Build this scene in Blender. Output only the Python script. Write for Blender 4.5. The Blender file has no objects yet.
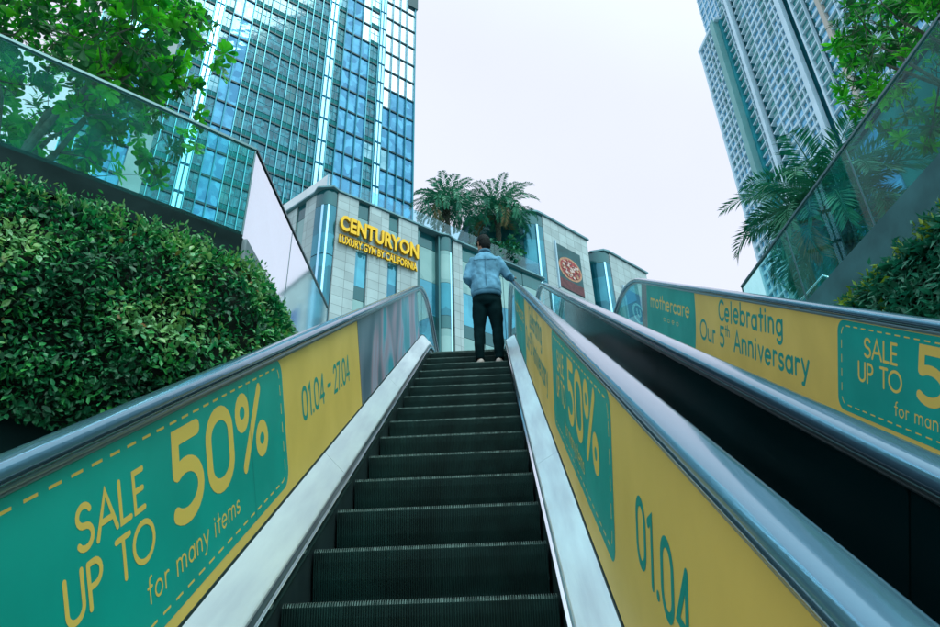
import bpy, math, random
from mathutils import Vector, Matrix
C = bpy.context.scene
R = math.radians
sin, cos, pi = math.sin, math.cos, math.pi
col = C.collection

# ------------------------------------------------------------------ camera
cam_d = bpy.data.cameras.new('camera'); cam = bpy.data.objects.new('camera', cam_d); col.objects.link(cam)
CW = Matrix(((0.998543639896345, 0.0475092980749323, 0.02556297750626739),
             (0.04617789002882021, -0.5076523124613533, -0.8603236205784001),
             (-0.02789626668650997, 0.8602511239452512, -0.5091068670288069)))
cam.matrix_world = CW.to_4x4()
cam_d.sensor_fit = 'HORIZONTAL'; cam_d.sensor_width = 36.0
cam_d.lens = 36.0 * 730 / 940
cam_d.clip_start = 0.05; cam_d.clip_end = 3000
C.camera = cam

# ------------------------------------------------------------------ light: flat white overcast
SUN_EL, SUN_AZ = 60, 142            # degrees; azimuth clockwise from +Y (behind the camera, to the right)
w = bpy.data.worlds.new('World'); C.world = w; w.use_nodes = True
nt = w.node_tree; nt.nodes.clear()
sky = nt.nodes.new('ShaderNodeTexSky'); sky.sky_type = 'NISHITA'; sky.sun_disc = False
sky.sun_elevation = R(SUN_EL); sky.sun_rotation = R(SUN_AZ)
sky.air_density = 1.0; sky.dust_density = 3.0
bg = nt.nodes.new('ShaderNodeBackground'); bg.inputs['Strength'].default_value = 0.1
mixc = nt.nodes.new('ShaderNodeMix'); mixc.data_type = 'RGBA'
mixc.inputs['Factor'].default_value = 0.92
nt.links.new(sky.outputs['Color'], mixc.inputs['A'])
# the cloud cover, in the sky texture's own units: brighter towards the hidden sun and overhead
wtc = nt.nodes.new('ShaderNodeTexCoord'); wdot = nt.nodes.new('ShaderNodeVectorMath'); wdot.operation = 'DOT_PRODUCT'
wdot.inputs[1].default_value = (sin(R(SUN_AZ))*cos(R(SUN_EL)), cos(R(SUN_AZ))*cos(R(SUN_EL)), sin(R(SUN_EL)))
nt.links.new(wtc.outputs['Generated'], wdot.inputs[0])
wmr = nt.nodes.new('ShaderNodeMapRange'); wmr.inputs['From Min'].default_value = .40; wmr.inputs['From Max'].default_value = 1.0
wmr.inputs['To Min'].default_value = 1.0; wmr.inputs['To Max'].default_value = 2.5; wmr.interpolation_type = 'SMOOTHSTEP'
nt.links.new(wdot.outputs['Value'], wmr.inputs['Value'])
wmr.inputs['To Min'].default_value = 0; wmr.inputs['To Max'].default_value = 1
wcm = nt.nodes.new('ShaderNodeMix'); wcm.data_type = 'RGBA'; nt.links.new(wmr.outputs[0], wcm.inputs['Factor'])
wcm.inputs['A'].default_value = (7.9, 8.3, 9.8, 1); wcm.inputs['B'].default_value = (14.0, 19.5, 20.5, 1)
wnz = nt.nodes.new('ShaderNodeTexNoise'); wnz.inputs['Scale'].default_value = 2.2; wnz.inputs['Detail'].default_value = 4
nt.links.new(wtc.outputs['Generated'], wnz.inputs['Vector'])
wn2 = nt.nodes.new('ShaderNodeMapRange'); wn2.inputs['From Min'].default_value = .3; wn2.inputs['From Max'].default_value = .7; wn2.inputs['To Min'].default_value = .975; wn2.inputs['To Max'].default_value = 1.035
nt.links.new(wnz.outputs['Fac'], wn2.inputs['Value'])
wvs = nt.nodes.new('ShaderNodeVectorMath'); wvs.operation = 'SCALE'
nt.links.new(wcm.outputs['Result'], wvs.inputs[0]); nt.links.new(wn2.outputs[0], wvs.inputs['Scale']); nt.links.new(wvs.outputs[0], mixc.inputs['B'])
out = nt.nodes.new('ShaderNodeOutputWorld')
nt.links.new(mixc.outputs['Result'], bg.inputs['Color']); nt.links.new(bg.outputs[0], out.inputs[0])
sun_d = bpy.data.lights.new('sun', 'SUN'); sun_d.energy = 1.5; sun_d.angle = R(25); sun_d.color = (.84, 1, .96)
sun = bpy.data.objects.new('sun', sun_d); col.objects.link(sun)
sdir = Vector((sin(R(SUN_AZ)) * cos(R(SUN_EL)), cos(R(SUN_AZ)) * cos(R(SUN_EL)), sin(R(SUN_EL))))
sun.rotation_euler = sdir.to_track_quat('Z', 'Y').to_euler()
C.view_settings.view_transform = 'Standard'; C.view_settings.look = 'None'
C.view_settings.exposure = 0.22; C.view_settings.gamma = 1.0; C.view_settings.use_curve_mapping = False
C.cycles.max_bounces = 8; C.cycles.transparent_max_bounces = 16

# ------------------------------------------------------------------ materials
MATS = {}
def new_mat(name):
    m = bpy.data.materials.new(name); m.use_nodes = True; MATS[name] = m
    n = m.node_tree; b = n.nodes['Principled BSDF']
    return m, n, b
def mat(name, c, rough=.6, metal=0., spec=.28, noise=0., nscale=8., bump=0., bscale=None, coat=0., stretch=None, hue2=None):
    """plain painted / metal surface; noise = how far dirt and wear move the colour"""
    m, n, b = new_mat(name)
    b.inputs['Base Color'].default_value = (*c, 1); b.inputs['Roughness'].default_value = rough
    b.inputs['Metallic'].default_value = metal; b.inputs['Specular IOR Level'].default_value = spec
    b.inputs['Coat Weight'].default_value = coat; b.inputs['Coat Roughness'].default_value = .08
    if noise or bump:
        tc = n.nodes.new('ShaderNodeTexCoord'); src = tc.outputs['Object']
        if stretch:
            mp = n.nodes.new('ShaderNodeMapping'); mp.inputs['Scale'].default_value = stretch
            n.links.new(src, mp.inputs[0]); src = mp.outputs[0]
        tx = n.nodes.new('ShaderNodeTexNoise'); tx.inputs['Scale'].default_value = nscale; tx.inputs['Detail'].default_value = 6
        n.links.new(src, tx.inputs['Vector'])
        if noise:
            mr = n.nodes.new('ShaderNodeMix'); mr.data_type = 'RGBA'
            c2 = hue2 or tuple(x * (1 - noise) for x in c)
            mr.inputs['A'].default_value = (*[min(1, x * (1 + noise * .5)) for x in c], 1); mr.inputs['B'].default_value = (*c2, 1)
            cr = n.nodes.new('ShaderNodeMapRange'); cr.inputs['From Min'].default_value = .35; cr.inputs['From Max'].default_value = .65
            n.links.new(tx.outputs['Fac'], cr.inputs['Value']); n.links.new(cr.outputs[0], mr.inputs['Factor'])
            n.links.new(mr.outputs['Result'], b.inputs['Base Color'])
            rr = n.nodes.new('ShaderNodeMapRange'); rr.inputs['To Min'].default_value = rough * .8; rr.inputs['To Max'].default_value = min(1, rough * 1.3)
            n.links.new(tx.outputs['Fac'], rr.inputs['Value']); n.links.new(rr.outputs[0], b.inputs['Roughness'])
        if bump:
            t2 = n.nodes.new('ShaderNodeTexNoise'); t2.inputs['Scale'].default_value = bscale or nscale * 3; t2.inputs['Detail'].default_value = 4
            n.links.new(src, t2.inputs['Vector'])
            bm_ = n.nodes.new('ShaderNodeBump'); bm_.inputs['Strength'].default_value = bump; bm_.inputs['Distance'].default_value = .02
            n.links.new(t2.outputs['Fac'], bm_.inputs['Height']); n.links.new(bm_.outputs[0], b.inputs['Normal'])
    return m
def leaf_mat(name, c, c2, rough=.45, trans=.25, seed=0.):
    m, n, b = new_mat(name)
    tc = n.nodes.new('ShaderNodeTexCoord')
    tx = n.nodes.new('ShaderNodeTexNoise'); tx.inputs['Scale'].default_value = 3.1 + seed; tx.inputs['Detail'].default_value = 3
    n.links.new(tc.outputs['Object'], tx.inputs['Vector'])
    mx = n.nodes.new('ShaderNodeMix'); mx.data_type = 'RGBA'
    mx.inputs['A'].default_value = (*c, 1); mx.inputs['B'].default_value = (*c2, 1)
    cr = n.nodes.new('ShaderNodeMapRange'); cr.inputs['From Min'].default_value = .38; cr.inputs['From Max'].default_value = .62
    n.links.new(tx.outputs['Fac'], cr.inputs['Value']); n.links.new(cr.outputs[0], mx.inputs['Factor'])
    n.links.new(mx.outputs['Result'], b.inputs['Base Color'])
    b.inputs['Roughness'].default_value = rough
    tr = n.nodes.new('ShaderNodeBsdfTranslucent'); n.links.new(mx.outputs['Result'], tr.inputs['Color'])
    ms = n.nodes.new('ShaderNodeMixShader'); ms.inputs[0].default_value = trans
    n.links.new(b.outputs[0], ms.inputs[1]); n.links.new(tr.outputs[0], ms.inputs[2])
    n.links.new(ms.outputs[0], n.nodes['Material Output'].inputs[0])
    return m
def clear_glass(name, tint, ior=1.5, rough=.0, haze=0., hcol=(.35, .6, .62)):
    """thin sheet of glass: tinted see-through plus mirror reflection by Fresnel"""
    m, n, b = new_mat(name); n.nodes.remove(b)
    f0 = ((ior-1)/(ior+1))**2
    lw = n.nodes.new('ShaderNodeLayerWeight'); pw = n.nodes.new('ShaderNodeMath'); pw.operation = 'POWER'; pw.inputs[1].default_value = 5
    n.links.new(lw.outputs['Facing'], pw.inputs[0]); lw.inputs['Blend'].default_value = .5
    fr = n.nodes.new('ShaderNodeMapRange'); fr.inputs['To Min'].default_value = f0; n.links.new(pw.outputs[0], fr.inputs['Value'])
    tr = n.nodes.new('ShaderNodeBsdfTransparent'); tr.inputs['Color'].default_value = (*tint, 1)
    gl = n.nodes.new('ShaderNodeBsdfGlossy'); gl.inputs['Roughness'].default_value = rough; gl.inputs['Color'].default_value = (.9, .97, 1, 1)
    ms = n.nodes.new('ShaderNodeMixShader')
    n.links.new(fr.outputs[0], ms.inputs[0]); n.links.new(tr.outputs[0], ms.inputs[1]); n.links.new(gl.outputs[0], ms.inputs[2])
    last = ms
    if haze:
        df = n.nodes.new('ShaderNodeBsdfDiffuse'); df.inputs['Color'].default_value = (*hcol, 1)
        tc = n.nodes.new('ShaderNodeTexCoord'); tx = n.nodes.new('ShaderNodeTexNoise'); tx.inputs['Scale'].default_value = 2.2; tx.inputs['Detail'].default_value = 5
        n.links.new(tc.outputs['Object'], tx.inputs['Vector'])
        mr = n.nodes.new('ShaderNodeMapRange'); mr.inputs['From Min'].default_value = .35; mr.inputs['From Max'].default_value = .75
        mr.inputs['To Max'].default_value = haze; n.links.new(tx.outputs['Fac'], mr.inputs['Value'])
        m2 = n.nodes.new('ShaderNodeMixShader'); n.links.new(mr.outputs[0], m2.inputs[0])
        n.links.new(ms.outputs[0], m2.inputs[1]); n.links.new(df.outputs[0], m2.inputs[2]); last = m2
    n.links.new(last.outputs[0], n.nodes['Material Output'].inputs[0])
    return m
def facade_glass(name, c, c2, metal=.35, rough=.08, cell=1.6, wav=.012, spec=.9):
    """window glass with blinds and rooms behind it read as blocks of tone"""
    m, n, b = new_mat(name)
    tc = n.nodes.new('ShaderNodeTexCoord')
    mp = n.nodes.new('ShaderNodeMapping'); mp.inputs['Scale'].default_value = (cell*1.3, cell, 1); n.links.new(tc.outputs['UV'], mp.inputs[0])
    vo = n.nodes.new('ShaderNodeTexVoronoi'); vo.voronoi_dimensions = '2D'; vo.distance = 'CHEBYCHEV'; vo.inputs['Scale'].default_value = 1.0; vo.inputs['Randomness'].default_value = .75; n.links.new(mp.outputs[0], vo.inputs['Vector'])
    tx = n.nodes.new('ShaderNodeTexNoise'); tx.inputs['Scale'].default_value = .9; tx.inputs['Detail'].default_value = 5; n.links.new(tc.outputs['Object'], tx.inputs['Vector'])
    ad = n.nodes.new('ShaderNodeMath'); ad.operation = 'MULTIPLY'
    sp = n.nodes.new('ShaderNodeSeparateColor'); n.links.new(vo.outputs['Color'], sp.inputs[0])
    n.links.new(sp.outputs[0], ad.inputs[0]); n.links.new(tx.outputs['Fac'], ad.inputs[1])
    cr = n.nodes.new('ShaderNodeMapRange'); cr.inputs['From Min'].default_value = .08; cr.inputs['From Max'].default_value = .5; n.links.new(ad.outputs[0], cr.inputs['Value'])
    mx = n.nodes.new('ShaderNodeMix'); mx.data_type = 'RGBA'; mx.inputs['A'].default_value = (*c, 1); mx.inputs['B'].default_value = (*c2, 1)
    n.links.new(cr.outputs[0], mx.inputs['Factor']); n.links.new(mx.outputs['Result'], b.inputs['Base Color'])
    b.inputs['Roughness'].default_value = rough; b.inputs['Metallic'].default_value = metal; b.inputs['Specular IOR Level'].default_value = spec
    if wav:
        t2 = n.nodes.new('ShaderNodeTexNoise'); t2.inputs['Scale'].default_value = .7; t2.inputs['Detail'].default_value = 2; n.links.new(tc.outputs['Object'], t2.inputs['Vector'])
        bu = n.nodes.new('ShaderNodeBump'); bu.inputs['Strength'].default_value = .5; bu.inputs['Distance'].default_value = wav
        n.links.new(t2.outputs['Fac'], bu.inputs['Height']); n.links.new(bu.outputs[0], b.inputs['Normal'])
    return m
def stone_mat(name, c, bw, bh, joint=(.08, .1, .1), js=.012, vary=.12, off=0.0):
    m, n, b = new_mat(name)
    tc = n.nodes.new('ShaderNodeTexCoord'); br = n.nodes.new('ShaderNodeTexBrick')
    br.offset = off; br.inputs['Scale'].default_value = 1; br.inputs['Brick Width'].default_value = bw; br.inputs['Row Height'].default_value = bh
    br.inputs['Mortar Size'].default_value = js; br.inputs['Mortar Smooth'].default_value = .1
    br.inputs['Color1'].default_value = (*[x * (1 + vary) for x in c], 1); br.inputs['Color2'].default_value = (*[x * (1 - vary) for x in c], 1)
    br.inputs['Mortar'].default_value = (*joint, 1)
    n.links.new(tc.outputs['UV'], br.inputs['Vector'])
    tx = n.nodes.new('ShaderNodeTexNoise'); tx.inputs['Scale'].default_value = 1.3; tx.inputs['Detail'].default_value = 7; n.links.new(tc.outputs['Object'], tx.inputs['Vector'])
    mr = n.nodes.new('ShaderNodeMapRange'); mr.inputs['To Min'].default_value = .72; mr.inputs['To Max'].default_value = 1.2; n.links.new(tx.outputs['Fac'], mr.inputs['Value'])
    mx = n.nodes.new('ShaderNodeMix'); mx.data_type = 'RGBA'; mx.blend_type = 'MULTIPLY'; mx.inputs['Factor'].default_value = 1
    n.links.new(br.outputs['Color'], mx.inputs['A']); n.links.new(mr.outputs[0], mx.inputs['B'])
    n.links.new(mx.outputs['Result'], b.inputs['Base Color']); b.inputs['Roughness'].default_value = .55
    return m

GREEN = (.002, .40, .33); YEL = (.86, .62, .14)
mat('advert_green', GREEN, .4, noise=.12, nscale=2.5, spec=.25)
mat('advert_yellow', YEL, .4, noise=.08, nscale=2, spec=.25)
mat('letter_yellow', (.86, .62, .13), .45, spec=.25)
mat('letter_green_dark', (.002, .16, .14), .5)
mat('letter_green', (.004, .32, .26), .45, spec=.25)
mat('handrail_rubber', (.09, .20, .28), .15, metal=.55, noise=.14, nscale=1.0, stretch=(3, .6, .6), coat=.3)
mat('guide_steel', (.32, .40, .42), .3, metal=.9)
mat('guide_dark', (.01, .035, .035), .5)
mat('deck_steel', (.82, .90, .97), .42, metal=.75, noise=.18, nscale=1.6, stretch=(8, .8, .8), bump=.03, bscale=30)
mat('skirt_steel', (.10, .17, .18), .3, metal=.8, noise=.3, nscale=4)
mat('chrome', (.75, .82, .85), .12, metal=1.)
mat('brush', (.012, .045, .042), .9)
mat('step_metal', (.006, .034, .030), .5, metal=.4, noise=.4, nscale=5)
mat('step_tread', (.03, .06, .055), .4, metal=.7, noise=.3, nscale=9)
mat('step_edge', (.07, .11, .10), .5, metal=.7, noise=.6, nscale=30)
mat('dark_cladding', (.002, .016, .018), .10, noise=.4, nscale=.8, coat=.0, spec=.5)
mat('seam', (.001, .002, .002), .6)
clear_glass('balustrade_glass', (.50, .80, .80), 1.5)
clear_glass('fence_glass', (.72, .975, .955), 1.12, haze=.07, hcol=(.03, .55, .50))
clear_glass('fence_glass_sky_white', (.5, .82, .84), 30.0, rough=.05, haze=.05, hcol=(.9, .93, .96))  # clear pane pushed to near mirror, white haze mixed in, for reflected sky
clear_glass('roof_glass', (.66, .88, .94), 1.5)
mat('fence_rail', (.10, .16, .17), .3, metal=.9)
mat('coping_dark', (.003, .018, .018), .8, spec=.12, noise=.3, nscale=3)
mat('coping_steel', (.04, .17, .18), .55, spec=.3, noise=.3, nscale=2, bump=.05)
mat('panel_grey', (.30, .38, .40), .4, metal=.3, noise=.2, nscale=2)
mat('pit_wall', (.006, .026, .025), .9, spec=.1, noise=.3, nscale=1.2)
mat('paving', (.30, .34, .33), .8, noise=.2, nscale=1.2)
mat('landing_plate', (.12, .16, .16), .4, metal=.8, noise=.2, nscale=9)
mat('soil', (.02, .018, .012), .95, noise=.4, nscale=4)

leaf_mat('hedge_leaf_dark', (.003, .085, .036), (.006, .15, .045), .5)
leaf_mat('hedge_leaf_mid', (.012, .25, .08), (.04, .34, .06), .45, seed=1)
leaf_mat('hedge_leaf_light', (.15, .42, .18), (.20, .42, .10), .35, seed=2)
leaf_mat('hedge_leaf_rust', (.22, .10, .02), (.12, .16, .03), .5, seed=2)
leaf_mat('hedge_fern', (.008, .17, .10), (.03, .28, .15), .4)
leaf_mat('hedge_fern_light', (.06, .30, .18), (.05, .24, .14), .4, seed=3)
leaf_mat('hedge_yellow', (.30, .42, .03), (.14, .34, .03), .4)
leaf_mat('tree_leaf', (.010, .27, .02), (.03, .40, .02), .4, .5)
leaf_mat('tree_leaf_light', (.09, .52, .02), (.05, .50, .02), .4, .5, seed=1)
leaf_mat('tree_leaf_dark', (.006, .12, .03), (.01, .18, .035), .5, .3, seed=2)
leaf_mat('palm_leaf', (.006, .16, .10), (.012, .23, .11), .5, .12)
leaf_mat('palm_leaf_pale', (.03, .26, .13), (.02, .20, .11), .5, .12, seed=1)
leaf_mat('palm_leaf_dry', (.24, .18, .08), (.14, .16, .06), .6, .2, seed=2)
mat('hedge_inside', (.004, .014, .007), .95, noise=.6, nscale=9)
mat('bark', (.09, .11, .085), .9, noise=.4, nscale=9, bump=.4)
mat('bark_palm', (.05, .065, .045), .95, noise=.5, nscale=12, bump=.8)

stone_mat('podium_stone', (.33, .43, .44), .62, .50, joint=(.13, .17, .17), js=.010)
mat('roof_edge', (.12, .25, .28), .4, metal=.4, noise=.2, nscale=1)
mat('parapet_sky_white', (.62, .68, .72), .5, noise=.08, nscale=1)  # white colour stands for sky reflected in the parapet glass
facade_glass('podium_frosted', (.12, .28, .28), (.20, .38, .37), metal=.1, rough=.2, cell=.6, wav=.004)
facade_glass('podium_blue', (.01, .14, .22), (.06, .34, .46), metal=.4, rough=.05, cell=.8, wav=.03)
facade_glass('podium_spandrel', (.004, .085, .10), (.006, .12, .13), metal=.3, rough=.12, cell=.4, wav=.004)
facade_glass('podium_curve', (.005, .12, .17), (.02, .22, .30), metal=.5, rough=.1, cell=.5, wav=.01)
mat('mullion', (.05, .14, .15), .35, metal=.7)
mat('podium_dark', (.004, .04, .05), .4, noise=.3, nscale=.5, spec=.3)
mat('sign_yellow', (.85, .50, .015), .35)
mat('sign_side', (.40, .22, .01), .5)

facade_glass('tower_teal', (.003, .085, .13), (.025, .24, .32), metal=.12, rough=.06, cell=1.9, wav=.02, spec=.6)
facade_glass('tower_deep', (.002, .09, .12), (.010, .19, .22), metal=.25, rough=.08, cell=1.1, wav=.02)
facade_glass('tower_blue', (.008, .17, .34), (.07, .36, .58), metal=.35, rough=.04, cell=1.0, wav=.05)
facade_glass('tower_pale', (.10, .30, .40), (.25, .50, .60), metal=.3, rough=.1, cell=1.5, wav=.02)
facade_glass('tower_sky_white', (.70, .78, .85), (.80, .85, .92), metal=.95, rough=.04, cell=.8, wav=.004)  # near-white tint stands for white sky reflected in ordinary panes
mat('tower_spandrel', (.006, .17, .18), .6, spec=.1, noise=.2, nscale=.5)
mat('tower_ledge', (.002, .05, .065), .4)
mat('tower_fin', (.12, .42, .50), .3, metal=.6)
mat('tower_fin_dark', (.015, .18, .24), .35, metal=.4)
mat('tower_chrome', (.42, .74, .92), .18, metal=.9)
mat('tower_concrete', (.30, .37, .38), .7, noise=.2, nscale=.3)
mat('white_frame', (.50, .72, .82), .6, noise=.1, nscale=.2)
mat('green_fin', (.16, .40, .40), .5, noise=.15, nscale=.1)
mat('teal_recess', (.015, .26, .31), .5, noise=.3, nscale=.3)
facade_glass('flat_blue', (.06, .34, .54), (.20, .56, .78), metal=.4, rough=.06, cell=.35, wav=.05)
facade_glass('flat_green', (.01, .20, .21), (.04, .34, .34), metal=.25, rough=.08, cell=.5, wav=.04)
mat('beige_pier', (.42, .43, .38), .6)

mat('skin', (.36, .20, .13), .5, noise=.1, nscale=12)
mat('hair', (.004, .008, .008), .7, spec=.15, bump=.6, bscale=60)
mat('denim', (.13, .33, .47), .9, noise=.35, nscale=6, bump=.7, bscale=14, spec=.15)
mat('denim_trim', (.06, .17, .25), .9, spec=.15, noise=.2, nscale=10)
mat('trousers', (.002, .014, .016), 1.0, spec=.05, noise=.3, nscale=8, bump=.3, bscale=12)
mat('shoe', (.50, .42, .38), .6)
mat('shoe_sole', (.55, .55, .52), .6)

# ------------------------------------------------------------------ mesh builder
class MB:
    def __init__(s): s.v = []; s.f = []; s.m = []; s.uv = []; s.mats = []
    def mi(s, m):
        if m not in s.mats: s.mats.append(m)
        return s.mats.index(m)
    def add(s, vs, fs, m, uvs=None):
        o = len(s.v); s.v += [tuple(x) for x in vs]; k = s.mi(m)
        for i, f in enumerate(fs):
            s.f.append(tuple(o + j for j in f)); s.m.append(k)
            s.uv.append(uvs[i] if uvs else None)
    def box(s, a, b, m, fn=None):
        (x0, y0, z0), (x1, y1, z1) = a, b
        p = [(x0,y0,z0),(x1,y0,z0),(x1,y1,z0),(x0,y1,z0),(x0,y0,z1),(x1,y0,z1),(x1,y1,z1),(x0,y1,z1)]
        fs = [(0,3,2,1),(4,5,6,7),(0,1,5,4),(1,2,6,5),(2,3,7,6),(3,0,4,7)]
        uv = []
        for f in fs:
            q = [p[i] for i in f]
            if abs(q[0][1]-q[2][1]) < 1e-9: uv.append([(c[0], c[2]) for c in q])
            elif abs(q[0][0]-q[2][0]) < 1e-9: uv.append([(c[1], c[2]) for c in q])
            else: uv.append([(c[0], c[1]) for c in q])
        s.add([fn(*c) if fn else c for c in p], fs, m, uv)
    def extr(s, pts, z0, z1, m, closed=True, cap=True):
        """extrude a plan outline between two heights; uv = (length along, height)"""
        n = len(pts); L = [0]
        for i in range(n): L.append(L[-1] + math.dist(pts[i], pts[(i+1) % n]))
        vs = [(x, y, z0) for x, y in pts] + [(x, y, z1) for x, y in pts]
        fs, uv = [], []
        for i in range(n if closed else n-1):
            j = (i+1) % n; fs.append((i, j, n+j, n+i)); uv.append([(L[i], z0), (L[i+1], z0), (L[i+1], z1), (L[i], z1)])
        if closed and cap:
            fs.append(tuple(range(n))[::-1]); uv.append([pts[i] for i in range(n)][::-1])
            fs.append(tuple(range(n, 2*n))); uv.append([pts[i] for i in range(n)])
        s.add(vs, fs, m, uv)
    def tube(s, path, r, m, n=8, cap=True):
        """round tube; r is a number or one radius per point"""
        P = [Vector(p) for p in path]; k = len(P); rs = r if hasattr(r, '__len__') else [r]*k
        vs, fs = [], []; up = None
        for i, p in enumerate(P):
            t = (P[min(i+1, k-1)] - P[max(i-1, 0)]).normalized()
            if up is None: up = Vector((0, 0, 1)) if abs(t.z) < .9 else Vector((1, 0, 0))
            a = t.cross(up).normalized(); b = a.cross(t).normalized(); up = b
            for j in range(n):
                w_ = 2*pi*j/n; vs.append(p + a*cos(w_)*rs[i] + b*sin(w_)*rs[i])
        for i in range(k-1):
            for j in range(n):
                q = (j+1) % n; fs.append((i*n+j, i*n+q, (i+1)*n+q, (i+1)*n+j))
        if cap: fs.append(tuple(range(n))[::-1]); fs.append(tuple((k-1)*n+j for j in range(n)))
        s.add(vs, fs, m)
    def sweep(s, ring_fn, k, n, m, closed=True, cap=True):
        """ring_fn(i) gives n points"""
        vs = []
        for i in range(k): vs += ring_fn(i)
        fs = [(i*n+j, i*n+(j+1) % n, (i+1)*n+(j+1) % n, (i+1)*n+j) for i in range(k-1) for j in range(n if closed else n-1)]
        if closed and cap: fs.append(tuple(range(n))[::-1]); fs.append(tuple((k-1)*n+j for j in range(n)))
        s.add(vs, fs, m)
    def build(s, name, parent=None, smooth=False, origin=None):
        if not s.v: return None
        xs = list(zip(*s.v))
        if origin is None:
            origin = Vector(((min(xs[0])+max(xs[0]))/2, (min(xs[1])+max(xs[1]))/2, (min(xs[2])+max(xs[2]))/2)) if parent else \
                     Vector(((min(xs[0])+max(xs[0]))/2, (min(xs[1])+max(xs[1]))/2, min(xs[2])))
        else: origin = Vector(origin)
        me = bpy.data.meshes.new(name)
        me.from_pydata([(a-origin.x, b-origin.y, c-origin.z) for a, b, c in s.v], [], s.f)
        for mm in s.mats: me.materials.append(MATS[mm])
        me.polygons.foreach_set('material_index', s.m)
        if any(u for u in s.uv):
            ul = me.uv_layers.new(name='UVMap'); d = ul.data; k = 0
            for f, u in zip(s.f, s.uv):
                for j in range(len(f)):
                    if u: d[k].uv = u[j]
                    k += 1
        if smooth: me.polygons.foreach_set('use_smooth', [True]*len(s.f))
        me.update()
        o = bpy.data.objects.new(name, me); col.objects.link(o)
        if smooth == 'auto':
            try: me.shade_auto_smooth = True
            except Exception: pass
            me.set_sharp_from_angle(angle=R(35))
        o.location = origin
        if parent:
            o.parent = parent; o.matrix_parent_inverse = parent_world(parent).inverted()
        return o
def parent_world(p):
    m = p.matrix_basis.copy()
    if p.parent: m = parent_world(p.parent) @ p.matrix_parent_inverse @ m
    return m
def empty(name, loc, label=None, cat=None, group=None):
    o = bpy.data.objects.new(name, None); col.objects.link(o); o.location = loc; o.empty_display_size = .3
    if label: tag(o, label, cat, group)
    return o
def tag(o, label=None, cat=None, group=None, kind=None):
    if label: o['label'] = label
    if cat: o['category'] = cat
    if group: o['group'] = group
    if kind: o['kind'] = kind
    return o

# ------------------------------------------------------------------ the escalator's running line
TH = R(35); Ey, Ez = cos(TH), sin(TH); HN = 1.2
RAD = 2.7
def on_line(s, q): return (s*Ey + (HN-q)*Ez, s*Ez - (HN-q)*Ey)
# upper and lower bends: nosing heights 4.86 and -4.2
ZT, ZB = 4.86, -4.2
def s_of_z(z): return (z + HN*Ey) / Ez
TL = RAD*math.tan(TH/2)
sT, sB = s_of_z(ZT) - TL, s_of_z(ZB) + TL
def path(s, q):
    """(y, z) of a point q above the nosing line; s is length along it"""
    if sB <= s <= sT: return on_line(s, q)
    if s > sT:
        cy, cz = on_line(sT, -RAD); a = (s - sT)/RAD
        if a < TH:
            an = TH - a; return (cy - (RAD+q)*sin(an), cz + (RAD+q)*cos(an))
        return (cy + (s - sT - RAD*TH), ZT + q)
    cy, cz = on_line(sB, RAD); a = (sB - s)/RAD
    if a < TH:
        an = TH - a; return (cy + (RAD-q)*sin(an), cz - (RAD-q)*cos(an))
    return (cy - (sB - s - RAD*TH), ZB + q)
def nos_z(y):
    s = (y - HN*Ez)/Ey
    lo, hi = sB - 6, sT + 6
    for _ in range(50):
        mid = (lo+hi)/2
        if path(mid, 0)[0] < y: lo = mid
        else: hi = mid
    return path(lo, 0)[1]
def srange(a, b, step=.22):
    """sample lengths, dense only in the bends"""
    pts = [a]
    for z0, z1 in ((sB-RAD*TH, sB), (sT, sT+RAD*TH)):
        k = 9
        for i in range(k+1):
            t = z0 + (z1-z0)*i/k
            if a < t < b: pts.append(t)
    pts.append(b); return sorted(set(pts))
S_END_T = 13.05 - 0.0
S_END_B = -8.35

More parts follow.
